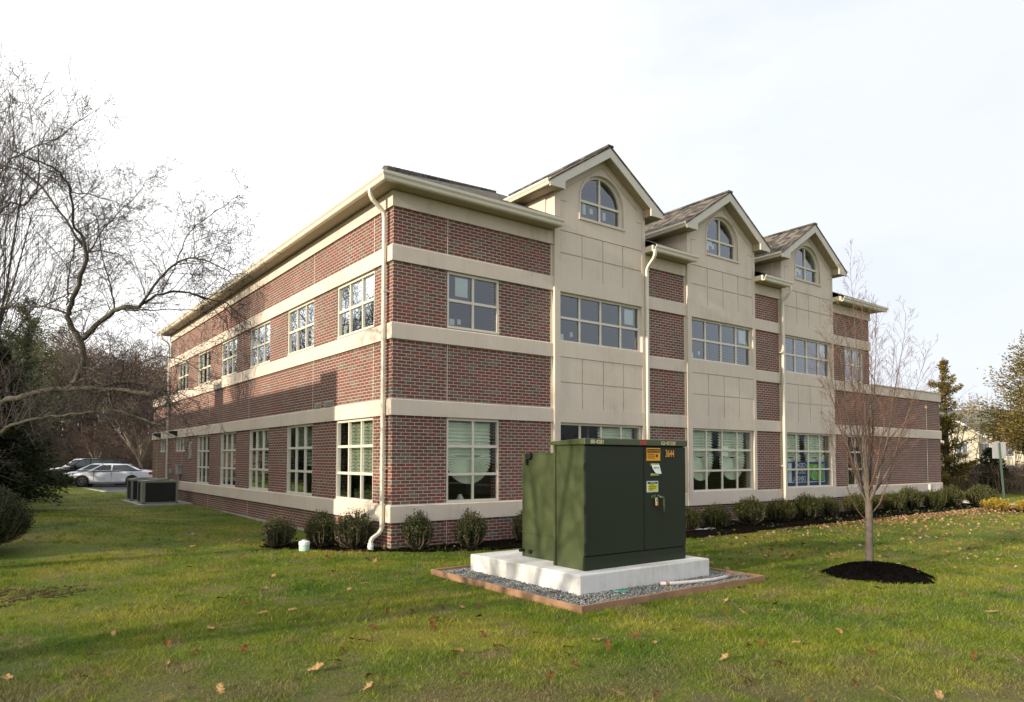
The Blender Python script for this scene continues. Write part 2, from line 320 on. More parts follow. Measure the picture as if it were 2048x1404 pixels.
M['ypost']=mat_simple('yellow_paint',(.75,.62,.03),.5)
M['brass']=mat_simple('brass',(.55,.36,.14),.35,metal=.8)
M['blue']=mat_simple('navy_banner',(.02,.045,.19),.6,var=.05)
M['bgreen']=mat_simple('green_banner',(.16,.42,.06),.6,var=.25,vscale=2)
M['wht']=mat_simple('white_print',(.62,.68,.72),.6,var=.02)
M['copperp']=mat_simple('copper_pipe',(.35,.17,.08),.4)
M['conduit']=mat_simple('grey_conduit',(.48,.45,.44),.6,var=.12,vscale=12)
M['mintbit']=mat_simple('green_plastic_strip',(.03,.35,.2),.4)
# ------------------------------------------------------------------ camera, world, sun
cam=bpy.data.cameras.new('camera'); co=bpy.data.objects.new('camera',cam); COL.objects.link(co); scene.camera=co
yaw,tilt,roll=R(35.9756),R(2.4827),R(.1203)
fw=Vector((math.sin(yaw)*math.cos(tilt),math.cos(yaw)*math.cos(tilt),math.sin(tilt))); rt=Vector((math.cos(yaw),-math.sin(yaw),0)); up=rt.cross(fw)
r2=rt*math.cos(roll)+up*math.sin(roll); u2=-rt*math.sin(roll)+up*math.cos(roll)
co.matrix_world=Matrix(((r2.x,u2.x,-fw.x,-6.4173),(r2.y,u2.y,-fw.y,-12.0117),(r2.z,u2.z,-fw.z,0),(0,0,0,1)))
cam.sensor_width=36; cam.lens=1387.69/2048*36; cam.shift_x=(1024-975.26)/2048; cam.shift_y=(858.35-702)/2048
cam.clip_start=.05; cam.clip_end=3000
ELEV,DELT=R(16),R(1.5)
sd=Vector((-math.cos(ELEV)*math.cos(DELT),-math.cos(ELEV)*math.sin(DELT),math.sin(ELEV)))   # towards the sun
sl=bpy.data.lights.new('sun','SUN'); sl.energy=5.0; sl.angle=R(.53); sl.color=(1,.86,.68)
so=bpy.data.objects.new('sun',sl); COL.objects.link(so); so.rotation_euler=(-sd).to_track_quat('-Z','Y').to_euler(); so.location=(-20,0,12)
w=bpy.data.worlds.new('World'); scene.world=w; w.use_nodes=True; nt=w.node_tree
for n in list(nt.nodes): nt.nodes.remove(n)
wo=N(nt,'ShaderNodeOutputWorld'); bg=N(nt,'ShaderNodeBackground',i={'Strength':.1})
sky=N(nt,'ShaderNodeTexSky'); sky.sky_type='NISHITA'; sky.sun_disc=False; sky.sun_elevation=ELEV; sky.sun_rotation=R(-91.5); sky.air_density=1; sky.dust_density=2
tc=N(nt,'ShaderNodeTexCoord'); sp=N(nt,'ShaderNodeSeparateXYZ'); L(nt,tc.outputs['Generated'],sp.inputs[0])
# thin bright cloud layer: glows towards the sun, a little greyer and bluer away from it
dt=N(nt,'ShaderNodeVectorMath',operation='DOT_PRODUCT'); L(nt,tc.outputs['Generated'],dt.inputs[0]); dt.inputs[1].default_value=(-.80,.55,.25)
rc=ramp(nt,[(0,(7.6,7.9,8.6)),(.38,(7.8,8.2,9.0)),(.50,(9.1,9.4,10.0)),(.66,(11.8,11.8,11.9)),(1,(14,13.8,13.2))])
mp=N(nt,'ShaderNodeMath',operation='MULTIPLY_ADD',i={1:.5,2:.5}); L(nt,dt.outputs['Value'],mp.inputs[0])
cmap=N(nt,'ShaderNodeMapping'); cmap.inputs['Scale'].default_value=(1.6,1.6,5); L(nt,tc.outputs['Generated'],cmap.inputs[0])
cn=N(nt,'ShaderNodeTexNoise',i={'Scale':1.6,'Detail':6,'Roughness':.55}); L(nt,cmap.outputs[0],cn.inputs['Vector'])
ca=N(nt,'ShaderNodeMath',operation='MULTIPLY_ADD',i={1:.10,2:-.05}); L(nt,cn.outputs['Fac'],ca.inputs[0])
cb=N(nt,'ShaderNodeMath',operation='ADD'); L(nt,ca.outputs[0],cb.inputs[0]); L(nt,mp.outputs[0],cb.inputs[1]); L(nt,cb.outputs[0],rc.inputs[0])
cf=ramp(nt,[(.2,(.80,.80,.80)),(.55,(.96,.96,.96))]); L(nt,cn.outputs['Fac'],cf.inputs[0])
mx=N(nt,'ShaderNodeMix',data_type='RGBA'); L(nt,cf.outputs[0],mx.inputs['Factor']); L(nt,sky.outputs[0],mx.inputs[6]); L(nt,rc.outputs[0],mx.inputs[7])
L(nt,mx.outputs[2],bg.inputs[0]); L(nt,bg.outputs[0],wo.inputs[0])
scene.view_settings.view_transform='Standard'; scene.view_settings.look='None'; scene.view_settings.exposure=.32; scene.view_settings.gamma=1
scene.render.engine='CYCLES'

# ------------------------------------------------------------------ ground
def sst(v,a,b):
    t=np.clip((v-a)/(b-a),0,1); return t*t*(3-2*t)
def H(x,y):
    x=np.asarray(x,float); y=np.asarray(y,float)
    z=np.full(np.broadcast(x,y).shape,-1.76)
    z=z+.27*np.exp(-((x+4.7)/1.7)**2)*np.exp(-((y-7.2)/3.6)**2)
    z=z+.42*np.exp(-((x+4.9)/1.9)**2)*np.exp(-((y-31)/5.)**2)
    z=z+.06*sst(y,6,14)*(1-sst(x,0,3))
    z=z-.05*np.exp(-((x+1.6)/1.2)**2)*sst(y,3,7)*(1-sst(y,12,20))
    z=z+3.2*sst(y,48,58)*(1-sst(x,14,24))
    z=z+.02*np.sin(x*1.3+y*.7)*np.sin(y*1.1-x*.4)*(1-sst(-y,-2.4,2.4)*0)*np.where((y<-3)|(x<-2.5),1,0)*0
    return z
def h1(x,y): return float(H(x,y))
def axis(lo,f0,f1,hi,st):
    a=list(np.arange(f0,f1+1e-6,st)); s=st
    v=f1
    while v<hi: s*=1.5; v+=s; a.append(v)
    s=st; v=f0
    while v>lo: s*=1.5; v-=s; a.insert(0,v)
    return np.array(a)
xs=axis(-700,-14,40,900,.5); ys=axis(-500,-16,62,900,.5)
X,Y=np.meshgrid(xs,ys); Z=H(X,Y); V=np.stack([X,Y,Z],-1).reshape(-1,3)
nx=len(xs); ii=(np.arange(len(ys)-1)[:,None]*nx+np.arange(nx-1)[None,:]).ravel()
F4=np.stack([ii,ii+1,ii+nx+1,ii+nx],-1)
g=npmesh('lawn',V,F4,M['grass_ground'],loops=4); g.data.shade_smooth(); tag(g,'short patchy green and straw coloured lawn','lawn',kind='structure')
def inpoly(px,py,poly):
    px=np.asarray(px);py=np.asarray(py);c=np.zeros(px.shape,bool);n=len(poly)
    for i in range(n):
        x1,y1=poly[i];x2,y2=poly[(i+1)%n]
        k=((y1>py)!=(y2>py))&(px<(x2-x1)*(py-y1)/((y2-y1) if y2!=y1 else 1e-9)+x1); c^=k
    return c
BED=[(-1.95,1.75),(-1.15,.75),(-.55,.1),(.42,-.72),(1.6,-1.15),(3.4,-1.5),(6.66,-2.13),(11.,-2.0),(14.7,-2.17),(18.4,-2.05),(21.6,-2.25),(22.05,-3.5),(24.2,-3.9),(24.6,-1.8),(26,-1.2),(26,.2),(-.0,.2),(0,2.3),(-1.6,2.4)]
def sheet(name,poly,z,mat,th=.0,kind='structure',label=None,cat=None):
    mb=MB(); mb.quad(*[(x,y,z) for x,y in poly]); o=mb.build(name,mat); return tag(o,label,cat,kind=kind)
# planting bed: a slightly lumpy sheet of dark mulch
def lumpy(name,poly,mat,dz=.02,st=.16,amp=.025,seed=1,label=None,cat=None):
    rg=np.random.default_rng(seed); px=[p[0] for p in poly]; py=[p[1] for p in poly]
    xs=np.arange(min(px),max(px)+st,st); ys=np.arange(min(py),max(py)+st,st); X,Y=np.meshgrid(xs,ys)
    Z=H(X,Y)+dz+rg.random(X.shape)*amp; V=np.stack([X,Y,Z],-1).reshape(-1,3); nx=len(xs)
    ii=(np.arange(len(ys)-1)[:,None]*nx+np.arange(nx-1)[None,:]).ravel()
    ok=inpoly(V[ii][:,0]+st/2,V[ii][:,1]+st/2,poly); ii=ii[ok]
    o=npmesh(name,V,np.stack([ii,ii+1,ii+nx+1,ii+nx],-1),mat,loops=4)
    return tag(o,label,cat,kind='structure')
lumpy('planting_bed',BED,M['soil'],.012,.16,.03,label='dark mulched planting bed along the foot of the brick building',cat='bed')
LOT=[(-1.2,27.6),(-1.6,33.4),(-3.2,35.2),(-4.6,36.5),(-5.2,49),(12,49),(12,27.6)]
sheet('parking_lot',LOT,-1.692,M['asphalt'],label='dark asphalt parking lot beyond the lawn',cat='parking lot')
kb=MB(); ck=[(-.05,27.3),(-1.3,27.5),(-1.75,33.3),(-3.35,35.1),(-4.75,36.4),(-5.35,49)]
for a,b in zip(ck[:-1],ck[1:]):
    d=Vector((b[0]-a[0],b[1]-a[1],0)).normalized(); n=Vector((-d.y,d.x,0))*.15
    za,zb=-1.80,-1.655
    A=Vector((a[0],a[1],0));B=Vector((b[0],b[1],0))
    kb.hexa([A+Vector((0,0,za)),B+Vector((0,0,za)),B+n+Vector((0,0,za)),A+n+Vector((0,0,za)),A+Vector((0,0,zb)),B+Vector((0,0,zb)),B+n+Vector((0,0,zb)),A+n+Vector((0,0,zb))])
tag(kb.build('parking_kerb',M['kerb']),'low concrete kerb round the parking lot','kerb',kind='structure')
# access road on the right with kerb
rd=[(24.2,-.2),(25.7,-.3),(28.9,-14.5),(40,-60),(33,-60),(23.5,-14.5),(22.5,-5),(23.9,-2.6)]
rd=[(24.6,-.9),(25.75,-.9),(25.2,-3.2),(22.6,-14),(10,-66),(6.5,-66),(20.2,-14),(22.9,-3.9)]
sheet('access_road',rd,-1.752,M['asphalt'],label='narrow dark asphalt drive past the yellow shrubs',cat='road')
kb=MB(); ck=[(25.9,.6),(25.9,-.6),(25.41,-2.7),(22.75,-14),(10.2,-66)]
for a,b in zip(ck[:-1],ck[1:]):
    A=Vector((a[0],a[1],0));B=Vector((b[0],b[1],0)); n=Vector((.16,0,0))
    kb.hexa([A+Vector((0,0,-1.85)),B+Vector((0,0,-1.85)),B+n+Vector((0,0,-1.85)),A+n+Vector((0,0,-1.85)),A+Vector((0,0,-1.64)),B+Vector((0,0,-1.64)),B+n+Vector((0,0,-1.64)),A+n+Vector((0,0,-1.64))])
tag(kb.build('road_kerb',M['kerb']),'pale concrete kerb on the far side of the drive','kerb',kind='structure')
# leaf covered bank behind the parking lot
bk=[(-30,50),(13,50),(20,53),(20,70),(-30,70)]
lumpy('wooded_bank',[(-40,49.5),(15,49.5),(24,60),(24,75),(-40,75)],mat_simple('leafy_bank',(.17,.10,.055),.95,var=.5,vscale=3,bump=1,bscale=20,col2=(.06,.04,.025)),.03,.5,.25,seed=3,label='brown leaf covered bank behind the parking lot',cat='bank')

# ------------------------------------------------------------------ the brick office building
def W(face,s,d,z): return (s,-d,z) if face=='F' else (-d,s,z)
def fb(mb,face,s0,s1,d0,d1,z0,z1):
    if face=='F': mb.box(s0,s1,-d1,-d0,z0,z1)
    else: mb.box(-d1,-d0,s0,s1,z0,z1)
def wallgrid(mb,face,s0,s1,z0,z1,d0,d1,ops):
    S=sorted({s0,s1,*[o[0] for o in ops],*[o[1] for o in ops]}); 
    for a,b in zip(S[:-1],S[1:]):
        if b<=s0 or a>=s1: continue
        cuts=sorted([(o[2],o[3]) for o in ops if o[0]<=a+1e-6 and o[1]>=b-1e-6]); z=z0
        for c,e in cuts:
            if c>z: fb(mb,face,a,b,d0,d1,z,c)
            z=e
        if z<z1: fb(mb,face,a,b,d0,d1,z,z1)
def sweep(mb,face,prof,s0,s1,m0=0,m1=0):
    """extrude a (d,z) profile along the facade; m0/m1: mitre so the end follows the corner"""
    A=[W(face,s0-m0*d,d,z) for d,z in prof]; B=[W(face,s1+m1*d,d,z) for d,z in prof]
    mb.loft([A,B],True)
bld=thing('office_building','two storey red brick office building with cream stucco bands and three gables','building',(9.5,10,-1.76))
BANDS=[(-1.237,-.899),(.861,1.187),(2.366,2.69),(3.908,4.235)]
BAYS=[(4.14,7.24),(8.93,12.08),(13.50,16.58)]; XE=19.22; XW=25.03; YE=20.05; YW=23.55
# openings
LW2=[(.80,2.66),(4.02,5.84),(7.22,9.03),(10.37,12.14),(13.54,15.30),(16.8,18.6)]
LW1=[(.80,2.66),(4.02,5.80),(7.20,8.98),(10.32,12.08),(13.50,15.22)]
LWS=[(17.12,18.75),(20.85,21.9)]
FW2=[(1.26,2.61),(17.5,18.75)]
mb=MB()
ops=[(a,b,2.71,3.908) for a,b in LW2]+[(a,b,-.899,.861) for a,b in LW1]+[(LWS[0][0],LWS[0][1],.28,.861)]
wallgrid(mb,'L',.3,YE,-2.0,5.45,-.3,0,ops); wallgrid(mb,'L',YE,YW,-2.0,2.36,-.3,0,[(LWS[1][0],LWS[1][1],.28,.861)])
mb.build('brick_wall',M['brick'],bld)
mb=MB()
ops=[(a,b,2.71,3.908) for a,b in FW2]+[(FW2[0][0],FW2[0][1],-.899,.861),(17.55,18.75,-.899,.861)]+[(a+.1,b-.1,-1.2,5.46) for a,b in BAYS]
wallgrid(mb,'F',0,XE,-2.0,5.45,-.3,0,ops); wallgrid(mb,'F',XE,XW,-2.0,2.36,-.3,0,[])
mb.build('brick_wall',M['brick'],bld)
mb=MB(); mb.box(XE-.3,XE,.3,18,-2,5.45); mb.box(.3,XE-.3,YE-.3,YE,-2,5.45); mb.box(XW-.3,XW,.3,16,-2,2.36); mb.box(XE+.01,XW-.3,15.7,16,-2,2.36); mb.box(.3,3.3,YW-.3,YW,-2,2.36); mb.box(3.3,3.6,YE,YW,-2,2.36)
mb.build('brick_wall',M['brick'],bld)
# rooms behind the glass
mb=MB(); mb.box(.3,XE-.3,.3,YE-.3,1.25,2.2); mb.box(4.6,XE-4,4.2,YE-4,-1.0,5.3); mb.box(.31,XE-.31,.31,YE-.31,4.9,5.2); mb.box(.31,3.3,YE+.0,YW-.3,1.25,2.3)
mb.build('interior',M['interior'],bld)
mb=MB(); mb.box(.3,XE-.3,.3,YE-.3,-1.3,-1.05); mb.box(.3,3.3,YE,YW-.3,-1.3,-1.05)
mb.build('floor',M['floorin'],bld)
# stucco bands, each run a piece of its own
def prof(z0,z1,d=.045): return [(0,z0),(d,z0),(d,z1-.022),(d-.02,z1),(0,z1)]
def bandrun(face,s0,s1,z0,z1,m0=0,m1=0,d=.045):
    mb=MB(); sweep(mb,face,prof(z0,z1,d)[::-1] if face=='F' else prof(z0,z1,d),s0,s1,m0,m1); mb.build('stucco_band',M['stucco'],bld)
segs=[(0,4.14),(7.24,8.93),(12.08,13.5),(16.58,XE)]
for i,(z0,z1) in enumerate(BANDS):
    for j,(a,b) in enumerate(segs):
        e=b; m1=0
        if j==3 and i<3: e=XW; m1=1
        if j==3 and i==3: m1=1
        bandrun('F',a,e,z0,z1,1 if j==0 else 0,m1)
    bandrun('L',0,YW if i<3 else YE,z0,z1,1,1)
for j,(a,b) in enumerate(segs): bandrun('F',a,b,4.988,5.31,1 if j==0 else 0,1 if j==3 else 0)
bandrun('L',0,YE,4.988,5.31,1,1)
# parapet caps of the one storey wings
mb=MB(); mb.box(XE,XW+.07,-.07,.3,2.692,2.73); mb.box(XW-.3,XW+.07,.3,16,2.692,2.73)
mb.build('parapet_cap',M['trim'],bld)
mb=MB(); mb.box(-.07,.3,YE,YW+.07,2.692,2.73); mb.box(-.3+.3,.3,YE+.01,YW,2.30,2.69); mb.build('parapet_cap',M['trim'],bld)
mb=MB(); mb.box(XE+.01,XW-.01,.01,.3,2.30,2.69); mb.box(XW-.3,XW-.01,.3,16,2.30,2.69); mb.box(XE,XW-.3,.3,15.7,2.2,2.25); mb.build('wing_roof',M['joint'],bld)
mb=MB(); mb.box(.3,3.3,YE,YW-.3,2.2,2.25); mb.build('wing_roof',M['joint'],bld)
# control joints and brick end trims
def cj(*a):
    m_=MB(); fb(m_,*a); m_.build('control_joint',M['trim'],bld)
for z0,z1 in [(-1.9,-1.24),(-.9,.861) if 0 else (1.19,2.366),(4.236,4.988)]: cj('F',1.262,1.275,0,.003,z0,z1)
for z0,z1 in [(-1.9,-1.24),(1.19,2.366),(-.9,.861)]: cj('F',23.8,23.815,0,.003,z0,z1)
for s in (.82,4.03,9.04,13.54,18.6):
    for z0,z1 in [(-1.9,-1.24),(1.19,2.366),(4.236,4.988)]:
        if s==4.03 and z0<0: continue
        cj('L',s,s+.014,0,.003,z0,z1)
for s in (17.6,22.6): cj('L',s,s+.014,0,.003,-.89,.27)
for s in (4.09,7.24,8.88,12.08,13.45,16.58):
    for z0,z1 in [(-.899,.861),(1.187,2.366),(2.69,3.908),(4.235,4.988)]: cj('F',s,s+.045,0,.012,z0,z1)
mb=MB(); fb(mb,'L',.5,YW,0,.06,-1.95,-1.72); fb(mb,'F',0,XE,0,.06,-1.95,-1.745); mb.build('foundation',M['padc'],bld)

# windows ---------------------------------------------------------------
def window(face,s0,s1,z0,z1,cols,rows,dp,fw_=.055,label=None):
    """frame with muntins > pane (+ blind, papers)"""
    mb=MB(); D=dp; t=.045
    fb(mb,face,s0,s0+fw_,D-t-.02,D+.012,z0,z1); fb(mb,face,s1-fw_,s1,D-t-.02,D+.012,z0,z1)
    fb(mb,face,s0+fw_,s1-fw_,D-t-.02,D+.012,z0,z0+fw_); fb(mb,face,s0+fw_,s1-fw_,D-t-.02,D+.012,z1-fw_,z1)
    for i in range(1,cols):
        c=s0+(s1-s0)*i/cols; fb(mb,face,c-(.021 if face=='L' else .025),c+(.021 if face=='L' else .025),D-t,D,z0+fw_,z1-fw_)
    for i in range(1,rows):
        c=z0+(z1-z0)*i/rows; fb(mb,face,s0+fw_,s1-fw_,D-t,D+.004,c-.028,c+.028)
    fb(mb,face,s0-.0,s1+.0,D-.01,D+.03,z0-.0,z0+.028)
    o=mb.build('window',M['frame'],bld,label=label)
    mb=MB(); d=D-.03
    for i in range(cols):       # every pane tilted by a hair so reflections break up
        for j in range(rows):
            a=s0+(s1-s0)*i/cols; b=s0+(s1-s0)*(i+1)/cols; c=z0+(z1-z0)*j/rows; e=z0+(z1-z0)*(j+1)/rows
            q=[random.uniform(-.0012,.0012) for _ in range(3)]
            mb.quad(W(face,a,d+q[0],c),W(face,b,d+q[1],c),W(face,b,d+q[1]+q[2],e),W(face,a,d+q[0]+q[2],e))
    mb.build('pane',M['glass_side' if face=='L' else ('glass_low' if z1<2 else 'glass')],o)
    return o
random.seed(4)
def paper(win,face,s,z,w_,h_,dp,name='paper_sheet',mat='paper'):
    mb=MB(); fb(mb,face,s,s+w_,dp-.042,dp-.040,z,z+h_); mb.build(name,M[mat],win)
def shade(win,face,s0,s1,zt,zm,dp,fan=True,rad=None,pl=.075):
    """pleated paper shade; its lower end gathered into a hanging fan"""
    mb=MB(); z=zt; k=0; D=dp-.16; prev=None; rows=[]
    while z>zm-1e-6:
        rows.append((z,D+(.03 if k%2 else -.03))); z-=pl/2; k+=1
    n=10; ring=[]
    for z,d in rows: ring.append([W(face,s0+(s1-s0)*i/n,d,z+ .004*math.sin(i*2.1+z*9)) for i in range(n+1)])
    b=len(mb.v)
    for r in ring: mb.v.extend(r)
    for i in range(len(ring)-1):
        for j in range(n): mb.f.append((b+i*(n+1)+j,b+i*(n+1)+j+1,b+(i+1)*(n+1)+j+1,b+(i+1)*(n+1)+j))
    if fan:
        c=(s0+s1)/2; r=(rad or (s1-s0)/2); m=56; b=len(mb.v)
        sx=(s1-s0)/2
        for k in range(m+1):
            a=R(168)+R(204)*k/m; dd=D+(.035 if k%2 else -.03)+.03
            mb.v.append(W(face,c,D+.03,zm-.02)); mb.v.append(W(face,c+math.cos(a)*sx*.985,dd,zm-.02+math.sin(a)*r))
        for k in range(m): mb.f.append((b+2*k,b+2*k+1,b+2*k+3,b+2*k+2))
    mb.build('blind',M['blind'],win)
# left facade upper floor
lw=[window('L',a,b,2.715,3.905,3,2,-.03) for a,b in LW2]
for i,(a,b) in enumerate(LW2[:5]):
    s=[(a+.10,3.40,.30,.42),(a+.08,2.80,.26,.45),(a+.10,3.38,.28,.42),(a+.1,3.36,.28,.44),(a+.1,2.85,.28,.4)][i]
    paper(lw[i],'L',s[0],s[1],s[2],s[3],-.03)
paper(lw[0],'L',2.28,2.80,.16,.19,-.03); paper(lw[0],'L',2.02,2.90,.10,.12,-.03); paper(lw[2],'L',8.5,2.8,.2,.2,-.03)
lw1=[window('L',a,b,-.895,.857,3,3,-.03) for a,b in LW1]
shade(lw1[0],'L',.84,2.28,.80,-.30,-.03,fan=False)
for i in (1,2,3):
    a,b=LW1[i]; shade(lw1[i],'L',a+.2,b-.25,.80,.18,-.03,fan=False); shade(lw1[i],'L',a+.3,a+.85,.17,-.2,-.03,fan=False,pl=.1)
window('L',LWS[0][0],LWS[0][1],.285,.857,3,1,-.03); window('L',LWS[1][0],LWS[1][1],.285,.857,2,1,-.03)
# front facade, brick parts
w1=window('F',1.26,2.61,2.715,3.905,2,2,-.03); paper(w1,'F',1.50,3.42,.32,.40,-.03); paper(w1,'F',1.36,2.80,.13,.13,-.03); paper(w1,'F',1.56,2.83,.09,.11,-.03)
w2=window('F',1.26,2.63,-.895,.857,2,3,-.03); shade(w2,'F',1.34,2.50,.80,.02,-.03,True,.52)
mb=MB(); mb.loft([[(1.92+math.cos(a)*.62*q,.14,-.02+max(0,math.sin(a))*.26*q+(q<1)*.0) for a in [k*PI/12 for k in range(13)]]+[(1.3+1.24*0,.14,-.06)] for q in (1,)],cap=False) if 0 else None
# puffed top of the gathered paper shade
r0=[]; 
for q,dd,zz in ((1.0,.19,-.02),(.97,.235,.06),(.8,.26,.12),(.5,.27,.155)):
    r0.append([(1.92+(-1+2*k/14)*.58*q,dd-.012*math.sin(k*3),zz-.16*abs(-1+2*k/14)**2*q) for k in range(15)])
mb=MB(); mb.loft(r0,cap=False,closed=False); mb.build('blind',M['paper'],w2)
mb=MB(); mb.cyl((1.9,.45,-.87),.09,.12,10,r2=.03); mb.build('ornament',M['paper'],w2)
w3=window('F',17.5,18.75,2.715,3.905,2,2,-.03); paper(w3,'F',17.65,3.45,.3,.36,-.03)
w4=window('F',17.55,18.75,-.895,.857,2,3,-.03)
# bays -------------------------------------------------------------------
BD=.095
for bi,(a,b) in enumerate(BAYS):
    c=(a+b)/2; mb=MB(); w0,w1_=a+.17,b-.13
    fields=[(w0,w1_,4.28,5.35),(w0,w1_,1.19,2.38)]
    wins=[(w0,w1_,2.73,3.905),(w0,w1_,-.88,.857)]
    wallgrid(mb,'F',a,b,-1.237,5.45,-.2,BD,fields+wins)
    # gable part in vertical strips round the arched opening
    hw=.735; zs,zsp=5.77,6.235; ra=.70
    def arch(s):
        t=min(1,abs(s-c)/hw); return zsp+ra*math.sqrt(max(0,1-t*t))
    def top(s): return 7.47-.65*abs(s-c)
    S=sorted({a,b,c-hw,c+hw,*[c-hw*math.cos(PI*k/22) for k in range(23)]})
    for p,q in zip(S[:-1],S[1:]):
        if q-p<1e-5: continue
        inside=p>=c-hw-1e-6 and q<=c+hw+1e-6
        def piece(z00,z01,z10,z11):
            mb.hexa([W('F',p,BD,z00),W('F',q,BD,z10),W('F',q,-.2,z10),W('F',p,-.2,z00),W('F',p,BD,z01),W('F',q,BD,z11),W('F',q,-.2,z11),W('F',p,-.2,z01)])
        if inside: piece(5.45,zs,5.45,zs); piece(arch(p),top(p),arch(q),top(q))
        else: piece(5.45,top(p),5.45,top(q))
    # back of the recessed fields and their raised blocks
    for (f0,f1,g0,g1) in fields:
        fb(mb,'F',f0,f1,-.2,BD-.028,g0,g1); n=4
        for i in range(n):
            for j in range(2):
                gg=.014; mb.box(f0+(f1-f0)*i/n+(gg if i else .004),f0+(f1-f0)*(i+1)/n-(gg if i<n-1 else .004),-(BD-.008),-(BD-.03),g0+(g1-g0)*j/2+(gg if j else .001),g0+(g1-g0)*(j+1)/2-(gg if not j else .012))
    mb.build('stucco_bay',M['stucco'],bld)
    mb=MB()    # raised darker strips painting the shadow of the gable grooves
    def line(p,q,wd=.014):
        P=Vector((p[0],p[1])); Q=Vector((q[0],q[1])); t=(Q-P).normalized(); n=Vector((-t.y,t.x))*wd/2
        pts=[P+n,P-n,Q-n,Q+n]
        mb.loft([[W('F',v.x,BD-.002,v.y) for v in pts],[W('F',v.x,BD+.004,v.y) for v in pts]])
    line((w0,5.38),(w0,6.05),.006); line((w0,6.05),(w0+.2,6.05)); line((w1_,5.38),(w1_,6.05),.006); line((w1_,6.05),(w1_-.2,6.05))
    line((c-1.24,6.36),(c-.01,7.15),.008); line((c+1.24,6.36),(c+.01,7.15))
    mb.build('control_joint',M['joint'],bld)
    # windows
    wu=window('F',w0,w1_,2.73,3.905,4,2,.0)
    paper(wu,'F',w1_-.52,3.42,.33,.38,0); paper(wu,'F',w0+.08,2.80,.14,.14,0)
    if bi<2: paper(wu,'F',w0+.42,2.90,.09,.11,0)
    wl=window('F',w0,w1_,-.88,.857,4,3,.0)
    cols=(w1_-w0)/4
    if bi==0:
        shade(wl,'F',w0+cols*2+.05,w1_-.14,.80,-.1,0)
        mb=MB(); mb.box(w0+cols*2-.16,w0+cols*2-.12,.3,.34,-1,.8); mb.build('blind',M['interior'],wl)
    else:
        shade(wl,'F',w0+.03,w0+cols*2-.26,.80,.06,0,True,.62); shade(wl,'F',w0+cols*2+.04,w1_-.18,.80,.06,0,True,.62)
    if bi==1: paper(wl,'F',w0+cols*2+.06,.10,.27,.28,0)
    # arched window
    mb=MB(); outer=[];inner=[]
    for k in range(25):
        an=PI*k/24; outer.append((c+hw*math.cos(an),zsp+ra*math.sin(an))); inner.append((c+(hw-.06)*math.cos(an),zsp+(ra-.06)*math.sin(an)))
    O=[(c+hw,zs)]+outer+[(c-hw,zs)]; I=[(c+hw-.06,zs+.06)]+inner+[(c-hw+.06,zs+.06)]
    n=len(O)
    for k in range(n):
        j=(k+1)%n; 
        mb.hexa([W('F',*q) for q in [(O[k][0],-.06,O[k][1]),(O[j][0],-.06,O[j][1]),(I[j][0],-.06,I[j][1]),(I[k][0],-.06,I[k][1]),(O[k][0],.02,O[k][1]),(O[j][0],.02,O[j][1]),(I[j][0],.02,I[j][1]),(I[k][0],.02,I[k][1])]])
    fb(mb,'F',c-.026,c+.026,-.05,.005,zs+.06,zsp+ra-.06); fb(mb,'F',c-hw+.06,c+hw-.06,-.05,.008,zsp-.03,zsp+.026)
    wa=mb.build('window',M['frame'],bld,label='arched gable window')
    mb=MB(); mb.quad(*[W('F',s,-.03,z) for s,z in I]); mb.build('pane',M['glass'],wa)
    mb=MB()   # moulding round the arch
    rr=[]
    for k in range(25):
        an=PI*k/24; rr.append([W('F',c+(hw+e)*math.cos(an),d,zsp+(ra+e)*math.sin(an)) for e,d in ((0,BD-.01),(0,BD+.018),(.045,BD+.018),(.045,BD-.01))])
    rr=[[W('F',c+hw+e,d,zs) for e,d in ((0,BD-.01),(0,BD+.018),(.045,BD+.018),(.045,BD-.01))]]+rr+[[W('F',c-hw-e,d,zs) for e,d in ((0,BD-.01),(0,BD+.018),(.045,BD+.018),(.045,BD-.01))]]
    mb.loft(rr); fb(mb,'F',c-hw-.05,c+hw+.05,BD-.01,BD+.03,zs-.05,zs-.002); mb.build('arch_moulding',M['stucco'],wa)
    paper(wa,'F',c-.53,zs+.16,.10,.27,-.0); paper(wa,'F',c-.30,zs+.22,.11,.14,0)
    if bi==0: paper(wa,'F',c+.15,zs+.15,.10,.2,0)
    if bi>0: paper(wa,'F',c-.42,zs+.30,.12,.13,0)
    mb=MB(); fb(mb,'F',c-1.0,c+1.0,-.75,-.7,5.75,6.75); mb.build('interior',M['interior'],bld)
    # gable roof ---------------------------------------------------------
    FR=.40; YB=3.75; AP=7.565; SL=.65; HO=1.93
    mb=MB()
    for sg in (-1,1):
        e=HO+.03
        p=[(c,-FR,AP),(c+sg*e,-FR,AP-SL*e),(c+sg*e,YB-.2,AP-SL*e),(c,YB-.2,AP)]
        q=[(x,y,z+.035) for x,y,z in p]
        if sg>0: p=p[::-1];q=q[::-1]
        b0=len(mb.v); mb.v.extend(p+q); mb.f.extend([tuple(b0+i for i in f) for f in [(0,3,2,1),(4,5,6,7),(0,1,5,4),(1,2,6,5),(2,3,7,6),(3,0,4,7)]])
    mb.box(c-.09,c+.09,-FR-.005,YB-.2,AP+.0,AP+.05)
    gr=mb.build('gable_roof',M['shingle'],bld)
    mb=MB()
    for sg in (-1,1):   # rake board
        o0,i0=HO,1.47
        zt=lambda s:AP-SL*abs(s)-.012
        pts=[(0,zt(0)),(sg*o0,zt(o0)),(sg*o0,zt(o0)-.12),(sg*1.86,6.20),(sg*i0,6.20),(sg*i0,zt(i0)-.215),(0,zt(0)-.235)]
        A=[(c+x,-FR+.02,z) for x,z in pts]; B=[(c+x,-FR+.055,z) for x,z in pts]
        if sg<0: A,B=A[::-1],B[::-1]
        mb.loft([B,A])
